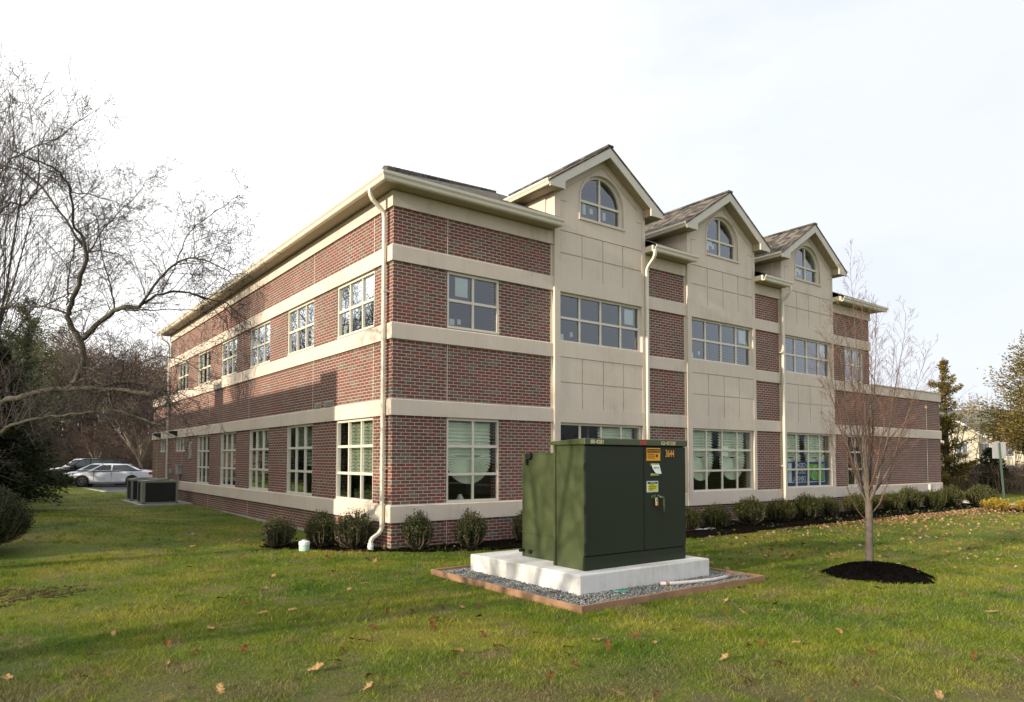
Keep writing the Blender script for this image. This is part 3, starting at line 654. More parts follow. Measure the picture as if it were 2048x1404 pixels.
    mb.build('rake_board',M['rake'],gr)
    for sg in (-1,1):   # return boxes closing the eaves, soffits
        mb=MB()
        x0,x1=sorted((c+sg*1.47,c+sg*1.875)); mb.box(x0,x1,-FR+.056,-BD-.001,6.203,6.40)
        x0,x1=sorted((c+sg*1.62,c+sg*1.875)); mb.box(x0,x1,-BD,1.6,6.203,6.23); x0,x1=sorted((c+sg*1.85,c+sg*1.878)); mb.box(x0,x1,-BD,1.7,6.2,6.345)
        zt=lambda s:AP-SL*abs(s)-.20
        P=[(c,zt(0)),(c+sg*1.60,zt(1.60))]
        pts=[(P[0][0],-FR+.056,P[0][1]),(P[1][0],-FR+.056,P[1][1]),(P[1][0],-BD+.05,P[1][1]),(P[0][0],-BD+.05,P[0][1])]
        q=[(x,y,z+.02) for x,y,z in pts]; 
        if sg>0: pts=pts[::-1];q=q[::-1]
        b0=len(mb.v); mb.v.extend(pts+q); mb.f.extend([tuple(b0+i for i in f) for f in [(0,3,2,1),(4,5,6,7),(0,1,5,4),(1,2,6,5),(2,3,7,6),(3,0,4,7)]])
        mb.build('soffit',M['soffit'],gr)
    for sg in (-1,1):
        mb=MB(); g=[(1.88,6.22),(1.95,6.22),(1.975,6.27),(2.0,6.30),(2.0,6.345),(1.985,6.345),(1.96,6.30),(1.93,6.24),(1.895,6.24),(1.895,6.35),(1.88,6.35)]
        A=[(c+sg*x,-FR+.03,z) for x,z in g]; B=[(c+sg*x,1.45,z) for x,z in g]
        mb.loft([A,B] if sg>0 else [B,A]); mb.build('gutter',M['gutter'],gr)
    for sg in (-1,1):   # cheek walls above the main eaves
        mb=MB(); x0,x1=sorted((c+sg*1.585,c+sg*1.40)); mb.box(x0,x1,.2,2.2,5.25,6.25); mb.build('cheek_wall',M['stucco'],bld)
# main hip roof -----------------------------------------------------------
OV=.42; ez=5.455; P_=.5
mb=MB(); xa,xb,ya,yb=-OV,XE+OV,0.0,YE+OV; hx=(xb-xa)/2; zr=ez+P_*hx; xm=(xa+xb)/2; y1=-OV+hx; y2=yb-hx
def roofq(*p):
    t=[(x,y,z+.03) for x,y,z in p]; mb.loft([list(p)[::-1],t[::-1]])
mb.quad((xa,-OV+0,ez+.03),(xm,y1,zr+.03),(xm,y2,zr+.03),(xa,yb,ez+.03)) ; mb.f[-1]=mb.f[-1][::-1]
mb.quad((xb,-OV,ez+.03),(xb,yb,ez+.03),(xm,y2,zr+.03),(xm,y1,zr+.03)); mb.f[-1]=mb.f[-1][::-1]
mb.quad((xa,yb,ez+.03),(xm,y2,zr+.03),(xb,yb,ez+.03)); mb.f[-1]=mb.f[-1][::-1]
zf=lambda y: ez+.03+P_*(y+OV)
mb.quad((xa+OV,0,zf(0)),(xb-OV,0,zf(0)),(xm,y1,zr+.03))
for a,b in [(xa,4.13),(7.24,8.93),(12.08,13.5),(16.58,xb)]:
    la=a+OV if a==xa else a; lb=b-OV if b==xb else b
    mb.quad((a,-OV,zf(-OV)),(b,-OV,zf(-OV)),(lb,0,zf(0)),(la,0,zf(0)))
    mb.quad((a,-OV,zf(-OV)-.035),(b,-OV,zf(-OV)-.035),(b,-OV,zf(-OV)),(a,-OV,zf(-OV)))
mb.quad((xa,-OV,ez-.005),(xa,-OV,ez+.03),(xa,yb,ez+.03),(xa,yb,ez-.005))
# ridge caps on the hip
for (p,q) in [((xa,-OV,ez+.03),(xm,y1,zr+.03))]:
    p=Vector(p);q=Vector(q); k=22
    for i in range(k*2):
        u=p.lerp(q,i/(k*2)); v=p.lerp(q,(i+1.1)/(k*2)); 
        mb.tube([u+Vector((0,0,.005)),v+Vector((0,0,.03))],.06,5,True)
mroof=mb.build('roof',M['shingle'],bld)
# soffit, fascia, gutters of the main eaves
for q in [(-.36,0,0,YE+.36),(XE,XE+.36,0,18)]+[(a_,b_,-.36,-.0) for a_,b_ in [(-.36,4.11),(7.25,8.91),(12.09,13.48),(16.59,XE+.36)]]:
    mb=MB(); mb.box(q[0],q[1],q[2],q[3],5.312,5.33); mb.build('soffit',M['soffit'],bld)
def gut(face,s0,s1,m0=0,m1=0,name='gutter'):
    g=[(.355,5.295),(.43,5.295),(.445,5.315),(.455,5.36),(.485,5.40),(.49,5.45),(.475,5.452),(.47,5.41),(.44,5.37),(.43,5.32),(.375,5.32),(.375,5.46),(.355,5.46)]
    mb=MB(); sweep(mb,face,g[::-1] if face=='F' else g,s0,s1,m0,m1); return mb.build(name,M['gutter'],bld)
gut('L',0,YE,1,1); gut('F',0,4.09,1,0)
for a,b in [(7.22,8.93),(12.05,13.50)]: gut('F',a,b)
gut('F',16.6,XE,0,1)
for s in (4.10,7.24,8.90,12.08,13.48,16.58):
    mb=MB(); fb(mb,'F',s,s+.02,-.0,.36,5.33,5.47); mb.build('fascia',M['trim'],bld)
# downspouts
def spout(face,s,pts,w_=.085,t=.062,extra=None):
    mb=MB(); P=[Vector(p) for p in pts]; rings=[]
    for i,p in enumerate(P):
        tt=(P[min(i+1,len(P)-1)]-P[max(i-1,0)]).normalized(); n=Vector((-tt.y,tt.x))*t/2
        rings.append([W(face,s-w_/2,p.x+n.x,p.y+n.y),W(face,s+w_/2,p.x+n.x,p.y+n.y),W(face,s+w_/2,p.x-n.x,p.y-n.y),W(face,s-w_/2,p.x-n.x,p.y-n.y)])
    mb.loft(rings); o=mb.build('downspout',M['gutter'],bld,bevel=.012); 
    mb=MB()
    for z in (3.3,-.2): fb(mb,face,s-w_/2-.012,s+w_/2+.012,0.0,P[-2].x+t/2+.004 if 0 else .10+t/2+.003,z,z+.03)
    mb.build('strap',M['gutter'],o)
    return o
top=[(.42,5.33),(.42,5.24),(.405,5.18),(.36,5.10),(.18,4.96),(.125,4.90),(.10,4.80)]
topb=[(.42,5.33),(.42,5.24),(.405,5.18),(.36,5.10),(.22,4.97),(.165,4.90),(.145,4.80)]
sp1=spout('L',.20,top+[(.10,-1.30),(.115,-1.38),(.16,-1.44),(.30,-1.53),(.33,-1.58),(.335,-1.66)])
mb=MB(); mb.cyl((-.335,.20,-1.78),.055,.16,18); mb.cyl((-.335,.20,-1.785),.085,.045,18,r2=.075); mb.cyl((-.335,.20,-1.70),.062,.03,18); mb.build('drain_pipe',M['pvc'],sp1)
spout('F',7.24,topb+[(.145,-1.75)]); spout('F',13.46,topb+[(.145,-1.75)]); spout('L',19.95,top+[(.10,-1.7)])
# louvres, wall lamps, electric boxes
def louvre(face,s0,s1,z0,z1,n,name='vent'):
    mb=MB(); fb(mb,face,s0,s1,0,.012,z0,z1)
    for k in range(n):
        z=z0+(z1-z0)*(k+.1)/n; h=(z1-z0)/n*.62
        mb.hexa([W(face,s0+.01,.012,z+h*.5),W(face,s1-.01,.012,z+h*.5),W(face,s1-.01,.045,z),W(face,s0+.01,.045,z),W(face,s0+.01,.012,z+h),W(face,s1-.01,.012,z+h),W(face,s1-.01,.045,z+h*.6),W(face,s0+.01,.045,z+h*.6)])
    mb.build(name,M['galv'],bld)
louvre('L',2.80,3.28,1.19,1.33,5); louvre('L',3.50,3.84,1.19,1.33,5); louvre('L',16.0,16.35,0.0,.64,9)
for s in (18.45,21.75):
    mb=MB(); x=-.045
    mb.loft([[(x,s-.17,.94),(x,s+.17,.94),(x,s+.17,1.13),(x,s-.17,1.13)],[(x-.30,s-.15,1.05),(x-.30,s+.15,1.05),(x-.24,s+.15,1.13),(x-.24,s-.15,1.13)]]); mb.build('wall_lamp',M['rubber'],bld)
mb=MB(); fb(mb,'L',17.55,17.95,0,.16,-.62,-.28); fb(mb,'L',17.5,18.0,.0,.19,-.28,-.24); ob=mb.build('electric_box',M['grey'],bld)
mb=MB(); mb.tube([W('L',17.7,.09,-.6),W('L',17.7,.10,-1.0),W('L',17.6,.14,-1.2),W('L',17.3,.3,-1.45)],.02,8); mb.tube([W('L',17.82,.09,-.6),W('L',17.85,.12,-1.4)],.014,8); mb.build('conduit',M['grey'],ob)
mb=MB(); fb(mb,'L',19.25,19.45,0,.10,-.62,-.42); mb.build('electric_box',M['grey'],bld)
mb=MB(); fb(mb,'F',23.72,23.95,.046,.12,-1.16,-.95); fb(mb,'F',23.78,23.88,.046,.09,-1.26,-1.16); mb.build('electric_box',M['galv'],bld)

# banner hanging inside the ground floor window of the third gable
bn=thing('window_banner','navy and green banner with mirrored white lettering inside a ground floor window','banner',(15.05,.06,-.86))
x0,x1=13.83,16.33; yb_=.085
mb=MB(); mb.box(x0,x1,yb_,yb_+.004,-.86,-.06); mb.build('cloth',M['blue'],bn)
mb=MB(); n=20
pts=[(15.02+.36*0+.0,0)]
poly=[(16.12,-.13),(15.05,-.13)]+[(15.05+.0+ (1-math.cos(t))*.55,-.13-math.sin(t)*.53) for t in [k*PI/2/8 for k in range(1,9)]]+[(16.12,-.66)]
mb.quad(*[(x,yb_-.003,z) for x,z in poly[::-1]]); mb.build('green_panel',M['bgreen'],bn)
mb=MB(); mb.box(13.98,16.2,yb_-.006,yb_-.002,-.72,-.695); mb.box(16.14,16.165,yb_-.006,yb_-.002,-.695,-.1); mb.box(14.0,14.2,yb_-.006,yb_-.002,-.695,-.1)
for cx,cz,r,a0,a1 in [(15.62,-.32,.13,20,330),(15.75,-.25,.26,-80,70),(15.55,-.5,.14,60,260)]:
    mb.tube([(cx+r*math.cos(R(a0+(a1-a0)*k/14)),yb_-.004,cz+r*math.sin(R(a0+(a1-a0)*k/14))) for k in range(15)],.014,4)
mb.build('white_marks',M['wht'],bn)
def text(txt,size,mat,parent,org,xdir,name='lettering',mirror=False,bold=.0,squeeze=1,ext=.0015,shear=0,align='LEFT'):
    cu=bpy.data.curves.new('t','FONT'); cu.body=txt; cu.size=size; cu.extrude=ext; cu.offset=bold; cu.align_x=align; cu.shear=shear
    t=bpy.data.objects.new('t',cu); COL.objects.link(t); bpy.context.view_layer.update()
    me=bpy.data.meshes.new_from_object(t.evaluated_get(bpy.context.evaluated_depsgraph_get())); bpy.data.objects.remove(t); bpy.data.curves.remove(cu)
    me.name=name; me.materials.clear(); me.materials.append(mat); o=bpy.data.objects.new(name,me); COL.objects.link(o)
    sx=-1 if mirror else 1; xd=Vector(xdir)
    # local x -> facade direction, local y -> up, local z -> towards the viewer
    mat4=Matrix(((xd.x*sx*squeeze,0,0,org[0]),(xd.y*sx*squeeze,0,-1,org[1]),(0,1,0,org[2]),(0,0,0,1)))
    me.transform(mat4); 
    if mirror: me.flip_normals()
    if parent is not None: o.parent=parent; o.matrix_parent_inverse=Matrix.Translation(-ploc(parent))
    return o
for tx,z in (('CEDAR',-.24),('GROVE',-.44),('DENTAL',-.66)): text(tx,.20,M['wht'],bn,(15.02,yb_-.005,z),(1,0,0),mirror=True,bold=.002)
# ------------------------------------------------------------------ transformer on its slab
slab=MB()
x0,x1,y0,y1,z0,z1=-.29,2.34,-5.56,-3.12,-1.75,-1.462
slab.box(x0,x1,y0,y1,z0,z1); o=slab.build('concrete_slab',M['concrete'],bevel=.018)
m_=o.modifiers['bev']; m_.segments=3
tag(o,'thick white concrete slab under the green transformer cabinet','slab')
# timber edging
te=thing('timber_edging','brown stained timber frame edging the gravel square','edging',(.97,-4.5,-1.76))
ex0,ex1,ey0,ey1=-.85,2.79,-6.17,-2.88; t=.04; zt,zb=-1.675,-1.80
for q in [(ex0,ex0+t,ey0,ey1),(ex0+t+.003,ex1,ey0,ey0+t),(ex1-t,ex1,ey0+t+.003,ey1),(ex0+t+.003,ex1-t-.003,ey1-t,ey1)]:
    mb=MB(); n=9; lx=q[1]-q[0]>q[3]-q[2]; random.seed(int(q[0]*100)); rings=[]
    for k in range(n+1):
        f=k/n; dz=random.uniform(-.005,.006); dy=random.uniform(-.004,.004)
        if lx: x=q[0]+(q[1]-q[0])*f; rings.append([(x,q[2]+dy,zb),(x,q[3]+dy,zb),(x,q[3]+dy,zt+dz),(x,q[2]+dy,zt+dz)])
        else: y=q[2]+(q[3]-q[2])*f; rings.append([(q[1]+dy,y,zb),(q[0]+dy,y,zb),(q[0]+dy,y,zt+dz),(q[1]+dy,y,zt+dz)][::-1])
    mb.loft(rings); mb.build('board',M['timber'],te,bevel=.004)
# gravel: many crushed stones
rg=np.random.default_rng(5)
def stones(n,x0,x1,y0,y1,ex,z,smin,smax,poly=None):
    P=np.stack([rg.uniform(x0,x1,n),rg.uniform(y0,y1,n)],-1)
    if ex: P=P[~((P[:,0]>ex[0])&(P[:,0]<ex[1])&(P[:,1]>ex[2])&(P[:,1]<ex[3]))]
    n=len(P); base=np.array([(1,0,0),(-1,0,0),(0,1,0),(0,-1,0),(0,0,1),(0,0,-1)],float)
    f=np.array([(0,2,4),(2,1,4),(1,3,4),(3,0,4),(2,0,5),(1,2,5),(3,1,5),(0,3,5)])
    s=rg.uniform(smin,smax,(n,1,1))*rg.uniform(.6,1.2,(n,6,1)); a=rg.uniform(0,2*np.pi,n); b=rg.uniform(-.9,.9,n)
    ca,sa,cb,sb=np.cos(a),np.sin(a),np.cos(b),np.sin(b)
    Rm=np.zeros((n,3,3)); Rm[:,0,0]=ca*cb;Rm[:,0,1]=-sa;Rm[:,0,2]=ca*sb;Rm[:,1,0]=sa*cb;Rm[:,1,1]=ca;Rm[:,1,2]=sa*sb;Rm[:,2,0]=-sb;Rm[:,2,2]=cb
    v=np.einsum('nij,nkj->nki',Rm,base[None]*s*np.array([1,.8,.65])); v[:,:,0]+=P[:,0,None]; v[:,:,1]+=P[:,1,None]; v[:,:,2]+=z+rg.uniform(-.008,.012,(n,1))
    F=(f[None]+6*np.arange(n)[:,None,None]).reshape(-1,3)
    return v.reshape(-1,3),F,np.repeat(rg.random(n),6)
V,F,A=stones(26000,ex0+t,ex1-t,ey0+t,ey1-t,(x0+.03,x1-.03,y0+.03,y1-.03),-1.715,.009,.021)
gv=npmesh('gravel',V,F,M['stone'],attr=A); tag(gv,'grey crushed stone filling the timber square round the slab','gravel',kind='stuff')
mb=MB(); mb.box(ex0+t,ex1-t,ey0+t,ey1-t,-1.79,-1.722); tag(mb.build('gravel_base',mat_simple('stone_dust',(.10,.105,.10),.9,var=.3,vscale=30)),'stone dust below the gravel','gravel',kind='structure')
# curved offcut of grey conduit
mb=MB(); P=[(1.07,-5.70),(1.25,-5.79),(1.55,-5.87),(1.9,-5.92),(2.2,-5.90),(2.38,-5.86)]
mb.tube([(x,y,-1.683) for x,y in P],[.026]*6,10,True); pp=thing('conduit_offcut','curved offcut of grey plastic conduit lying on the gravel','pipe',(1.6,-5.85,-1.70)); mb.build('tube',M['conduit'],pp,smooth=True)
mb=MB(); mb.tube([(1.13,-5.735,-1.683),(1.165,-5.75,-1.683)],.033,12,True); mb.tube([(2.3,-5.885,-1.683),(2.42,-5.85,-1.68)],.027,12,True); mb.build('coupling',M['copperp'],pp)
mb=MB(); mb.tube([(.14,-5.70,-1.695),(.20,-5.74,-1.688),(.27,-5.75,-1.692),(.33,-5.79,-1.69)],[.004,.012,.011,.004],5,True); tag(mb.build('plastic_strip',M['mintbit']),'small bright green strip of plastic on the gravel','litter')

tf=thing('transformer_cabinet','dark green steel transformer cabinet numbered 3644 on a white slab','transformer',(1.0,-4.6,-1.46))
G=M['green']
mb=MB(); mb.box(0,2.03,-5.335,-4.72,-1.46,.195); mb.build('cabinet_body',G,tf,bevel=.008)
mb=MB(); mb.box(-.018,2.04,-5.362,-5.33,-1.46,-1.285); mb.build('base_sill',M['shaded_green'],tf,bevel=.004)
for a,b,nm in ((-.012,1.122,'door'),(1.134,2.038,'door')):
    mb=MB(); mb.box(a,b,-5.372,-5.338,-1.268,.178); d=mb.build(nm,M['shaded_green'],tf,bevel=.006)
    if a<0:
        for z in (-.1,-.66,-1.15):
            mb=MB(); mb.cyl((-.018,-5.36,z-.05),.012,.10,10); mb.box(-.022,.02,-5.376,-5.372,z+.04,z+.05); mb.build('hinge',M['rubber'],d)
    else: dr=d
mb=MB(); mb.box(-.005,2.03,-5.345,-5.33,-1.29,-1.262); mb.box(1.12,1.136,-5.345,-5.33,-1.27,.18); mb.box(-.005,2.03,-5.345,-5.33,.176,.2); mb.build('door_gap',M['black'],tf)
mb=MB()  # lid, its sides slope down to the back
mb.hexa([(-.035,-5.392,.198),(2.065,-5.392,.198),(2.065,-4.66,.198),(-.035,-4.66,.198),(-.035,-5.392,.283),(2.065,-5.392,.283),(2.065,-4.66,.245),(-.035,-4.66,.245)])
lid=mb.build('lid',G,tf,bevel=.006)
mb=MB(); mb.box(.24,1.80,-4.72,-3.74,-1.46,.08); mb.box(.23,1.81,-4.73,-3.73,.08,.095); tank=mb.build('tank',G,tf,bevel=.006)
mb=MB(); mb.box(.225,.24,-4.72,-3.74,-1.105,-1.09); mb.build('weld_rib',G,tank)
mb=MB(); mb.box(-.006,.0,-4.79,-4.775,-1.45,.19); mb.build('panel_seam',M['black'],tf)
mb=MB(); mb.box(.20,.24,-3.96,-3.86,.0,.075); mb.box(.19,.22,-3.90,-3.87,-.09,.0); mb.box(.19,.24,-3.99,-3.95,.02,.10); mb.build('lifting_lug',M['rubber'],tank)
mb=MB(); mb.tube([(.16,-3.78,-1.37),(.24,-3.78,-1.37)],.024,10,True); mb.tube([(.2,-3.95,-1.375),(.24,-3.95,-1.375)],.03,10,True); mb.cyl((.225,-4.60,-1.40),.02,.02,10,'X'); mb.build('drain_valve',M['rubber'],tank)
yd=-5.3725
def dec(nm,x0,x1,z0,z1,mat,par,y=yd,th=.003):
    mb=MB(); mb.box(x0,x1,y-th,y,z0,z1); return mb.build(nm,M[mat],par)
wl=dec('warning_label',1.185,1.475,-.015,.165,'orange',dr)
dec('label_header',1.20,1.46,.10,.15,'ink',wl,yd-.003,.002)
text('DO NOT PLANT NEAR',.024,M['orangeink'],wl,(1.208,yd-.0055,.117),(1,0,0),bold=.0005,squeeze=.95)
for k,tx in enumerate(('KEEP SHRUBS AND','STRUCTURES AWAY','FROM THE DOORS')): text(tx,.02,M['ink'],wl,(1.205,yd-.0035,.07-.027*k),(1,0,0),squeeze=.9)
dec('label_mark',1.385,1.42,.035,.075,'ink',wl,yd-.003,.002)
nb=dec('number_plate',1.578,1.835,.032,.150,'ink',dr)
text('3644',.145,M['orangeink'],nb,(1.586,yd-.0035,.040),(1,0,0),bold=.0015,squeeze=.68)
t1=dec('tape',1.275,1.45,-.085,-.055,'ydull',dr); dec('tape',1.275,1.445,-.228,-.195,'ydull',dr)
mb=MB(); mb.loft([[(1.285,yd-.004,-.075),(1.455,yd-.004,-.075)],[(1.30,yd-.012,-.13),(1.465,yd-.010,-.13)],[(1.345,yd-.03,-.195),(1.48,yd-.02,-.205)]],cap=False,closed=False); pn=mb.build('paper_note',M['paper'],dr)
text('MUST  D2',.026,M['ink'],pn,(1.32,yd-.014,-.125),(1,0,0))
cl=dec('caution_label',1.185,1.425,-.462,-.305,'wht',dr); dec('label_field',1.20,1.41,-.447,-.345,'yellow',cl,yd-.003,.002); dec('label_header',1.20,1.41,-.343,-.318,'ink',cl,yd-.003,.002)
text('CAUTION',.022,M['wht'],cl,(1.257,yd-.0055,-.338),(1,0,0))
for k,tx in enumerate(('KEEP OUT','HAZARDOUS VOLTAGE','INSIDE CALL BEFORE','YOU OPEN')): text(tx,.016,M['ink'],cl,(1.225 if k else 1.262,yd-.0055,-.365-.023*k),(1,0,0),squeeze=.95)
mb=MB(); mb.cyl((1.30,yd,-.53),.022,-.02,14,'Y'); mb.box(1.33,1.345,yd-.03,yd,-.56,-.50); mb.tube([(1.33,yd-.02,-.535),(1.30,yd-.025,-.53)],.008,6); mb.build('latch',G,dr)
mb=MB(); mb.tube([(1.43,yd,-.535),(1.43,yd-.05,-.535),(1.47,yd-.055,-.538),(1.487,yd-.055,-.56),(1.497,yd-.05,-.66),(1.507,yd-.045,-.75)],[.02,.018,.015,.014,.013,.013],10,True); mb.cyl((1.43,yd,-.535),.034,-.012,16,'Y'); mb.build('handle',G,dr,smooth=True)
mb=MB(); mb.box(1.327,1.375,yd-.05,yd-.025,-.655,-.60); pk=mb.build('padlock',M['brass'],dr,bevel=.006)
mb=MB(); mb.tube([(1.335,yd-.037,-.60),(1.335,yd-.037,-.56),(1.342,yd-.037,-.545),(1.36,yd-.037,-.545),(1.367,yd-.037,-.56),(1.367,yd-.037,-.60)],.005,6); mb.build('shackle',M['galv'],pk)
yl=-5.3925
text('00-4281',.075,M['marker'],lid,(.07,yl,.212),(1,0,0),bold=.0012,shear=.1,squeeze=1.0)
text('G# 421330',.072,M['marker'],lid,(1.475,yl,.214),(1,0,0),bold=.0008,shear=.2,squeeze=.95)
text('ABB',.078,M['redink'],lid,(1.035,yl,.209),(1,0,0),bold=.002,squeeze=.88)

# ------------------------------------------------------------------ small things round the corner
vc=thing('drain_riser','squat pale green plastic drain riser with a white cap, on the lawn between the shrubs','drain riser',(-1.38,.92,-1.76))
mb=MB(); mb.cyl((-1.38,.92,-1.80),.10,.16,24); 
for z in (-1.74,-1.70,-1.66): mb.cyl((-1.38,.92,z),.103,.012,24)
mb.build('pipe',M['mint'],vc,smooth=False)
mb=MB(); mb.cyl((-1.38,.92,-1.645),.105,.055,24); mb.cyl((-1.38,.92,-1.59),.103,.015,24,r2=.08); mb.box(-1.41,-1.35,.89,.95,-1.577,-1.555); mb.build('cap',M['pvc'],vc,bevel=.004)
st=MB(); st.cyl((.02,-.22,-1.80),.013,.20,8); st.cyl((.02,-.22,-1.60),.022,.04,8); tag(st.build('garden_spike',M['rubber']),'short black stake at the brick corner beside the downspout','stake')
mb=MB(); mb.tube([(7.6,-.9,-1.74),(8.1,-1.15,-1.735),(8.6,-1.1,-1.735),(9.3,-.8,-1.74)],.035,8,True); tag(mb.build('drain_hose',M['conduit']),'pale plastic drain hose on the mulch behind the hedge shrubs','hose')

# AC condensers
def condenser(name,x0,x1,y0,y1,z0,z1,label):
    t=thing(name,label,'air conditioner',((x0+x1)/2,(y0+y1)/2,z0),group='air conditioners beside the left wall'); f=.07
    mb=MB()
    for xx in (x0,x1-f):
        for yy in (y0,y1-f): mb.box(xx,xx+f,yy,yy+f,z0,z1-.08)
    mb.box(x0,x1,y0,y1,z1-.08,z1); mb.box(x0,x1,y0,y1,z0,z0+.06); mb.build('cabinet_frame',M['acbody'],t,bevel=.008)
    mb=MB(); mb.box(x0+.03,x1-.03,y0+.03,y1-.03,z0+.06,z1-.08)
    n=22
    for k in range(n):
        z=z0+.09+(z1-z0-.2)*k/n; mb.box(x0+.02,x1-.02,y0+.015,y0+.03,z,z+.012); mb.box(x0+.015,x0+.03,y0+.05,y1-.05,z,z+.012)
    mb.build('coil_grille',M['acgrille'],t)
    for k in (0,1):
        cy=y0+(y1-y0)*(.28+.44*k); mb=MB(); mb.cyl(((x0+x1)/2,cy,z1),.34,.05,26); mb.build('fan_shroud',M['acbody'],t)
    return t
ta=condenser('air_conditioner',-1.72,-.55,15.6,16.8,-1.65,-.80,'nearer green grey air conditioning unit beside the long brick wall')
mb=MB(); 
for k in range(16): mb.box(-1.731,-1.722,15.70,16.1,-1.56+k*.046,-1.53+k*.046)
mb.build('louvre_panel',M['galv'],ta)
tb=condenser('air_conditioner',-1.74,-.65,18.0,19.0,-1.65,-.80,'second green grey air conditioning unit standing behind the nearer one')
mb=MB(); mb.box(-1.9,.0-.07,15.35,19.3,-1.80,-1.65); tag(mb.build('equipment_pad',M['padc'],bevel=.01),'flat concrete pad below the two air conditioning units','pad')
# unit at the far end of the front
tc_=thing('air_conditioner','dark topped low air conditioning unit behind the far hedge shrubs','air conditioner',(22.4,-.35,-1.76))
mb=MB(); mb.box(21.9,22.9,-.9,-.1,-1.8,-1.30); mb.build('cabinet',M['galv'],tc_); mb=MB(); mb.box(21.85,22.95,-.95,-.05,-1.30,-1.2); mb.build('lid',M['acgrille'],tc_)
gm=thing('gas_meter_stand','white painted pipe and meter stand at the far end of the brick wall','meter',(24.4,-.3,-1.76))
mb=MB(); mb.box(24.25,24.55,-.42,-.2,-1.42,-1.27); mb.tube([(24.4,-.3,-1.8),(24.4,-.3,-1.4)],.07,10); mb.box(24.0,24.9,-.42,-.06,-1.262,-1.24); mb.build('pipework',M['pvc'],gm)
mb=MB(); mb.box(23.9,25.0,-.75,-.08,-1.80,-1.70); mb.build('base_slab',M['kerb'],gm)

# ------------------------------------------------------------------ foliage makers
def leafcloud(P,D,size,asp,rg,flat=.5):
    """two-triangle leaves at P, pointing roughly along D"""
    n=len(P); s=rg.uniform(size*.6,size*1.3,n)[:,None]
    d=D+rg.normal(0,flat,(n,3)); d/=np.linalg.norm(d,axis=1)[:,None]+1e-9
    u=rg.normal(0,1,(n,3)); w=np.cross(d,u); w/=np.linalg.norm(w,axis=1)[:,None]+1e-9; nn=np.cross(d,w)
    a=P; b=P+d*s*.5+w*s*asp*.5+nn*s*.08; c=P+d*s; e=P+d*s*.5-w*s*asp*.5+nn*s*.08
    V=np.stack([a,b,c,e],1).reshape(-1,3); F=np.arange(n*4).reshape(-1,4)
    return V,F
def bush(name,label,mat,h,r,seed,nsh=90,lps=26,size=.045,upr=1.0,round_=False,group=None,cat='shrub',asp=.55,lean=.9):
    """shoots fan up from the base, leaves all along them"""
    rg=np.random.default_rng(seed); t=thing(name,label,cat,(0,0,0),group=group)
    mb=MB(); P=[];D=[];A=[]
    for i in range(nsh):
        a=rg.uniform(0,2*PI); q=math.sqrt(rg.random()); 
        if round_:
            th=math.acos(1-rg.random()*1.15); e=Vector((math.cos(a)*math.sin(th)*r,math.sin(a)*math.sin(th)*r,h*.45+h*.52*math.cos(th)))*1.0; e*=rg.uniform(.88,1.05)
            b=Vector((0,0,h*.1))
        else:
            hh=h*(1-.38*q*q)*rg.uniform(.78,1.12); e=Vector((math.cos(a)*q*r*rg.uniform(.85,1.12),math.sin(a)*q*r*rg.uniform(.85,1.12),hh)); b=Vector((e.x*.18,e.y*.18,0))
        mid=b.lerp(e,.5)+Vector((e.x*.28,e.y*.28,-h*.06)); pts=[b,mid,e]
        if i%3==0: mb.tube(pts,[.009,.006,.003],3)
        m=lps
        for k in range(m):
            f=.18+.82*rg.random()**.8; p=b*(1-f)**2+mid*2*f*(1-f)+e*f*f; d=(e-mid).normalized()
            P.append(p+Vector(rg.normal(0,r*.05,3))); D.append(d); A.append(min(1,max(0,rg.normal(.18+.55*f,.2))))  # inner leaves toned darker: shade inside the bush put into the colour
            
    V,F=leafcloud(np.array(P),np.array(D),size,asp,rg,.8)
    npmesh('foliage',V,F,M[mat],t,attr=np.repeat(A,4),loops=4); mb.build('stems',M['browntwig'],t,uv=False)
    return t
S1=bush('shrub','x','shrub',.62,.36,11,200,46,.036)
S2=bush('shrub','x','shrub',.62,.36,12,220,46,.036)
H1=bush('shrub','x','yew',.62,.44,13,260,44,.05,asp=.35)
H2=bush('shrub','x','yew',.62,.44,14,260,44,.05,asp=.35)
def put(proto,x,y,sc,label,group,first=[],rz=0):
    z=h1(x,y)-.01
    if id(proto) not in [id(q) for q in first]:
        first.append(proto); proto.location=(x,y,z); proto.rotation_euler=(0,0,rz); proto.scale=(sc,)*3 if not isinstance(sc,tuple) else sc; proto['label']=label; proto['group']=group; return proto
    return copy_thing(proto,(x,y,z),rz,sc,label,group)
g1='shrubs round the near brick corner'
put(S1,-1.62,1.72,(.95,.95,.98),'round leafy shrub farthest left along the side wall, left of the drain cap',g1)
put(S2,-.92,1.20,(.95,.95,1.12),'leafy shrub behind the drain cap, overlapped by its larger neighbour',g1,rz=1)
put(S1,-.48,.62,(1.15,1.15,1.18),'biggest of the corner shrubs, just left of the downspout foot',g1,rz=2.2)
put(S2,.42,-.30,(.86,.86,1.16),'upright shrub on the front face right beside the brick corner',g1,rz=3)
put(S1,1.44,-.62,(.92,.92,1.18),'loose upright shrub below the first ground floor window of the front',g1,rz=4)
put(S2,2.95,-.50,(.85,.85,1.05),'shrub partly hidden by the left side of the transformer',g1,rz=5)
g2='hedge shrubs along the front of the building'
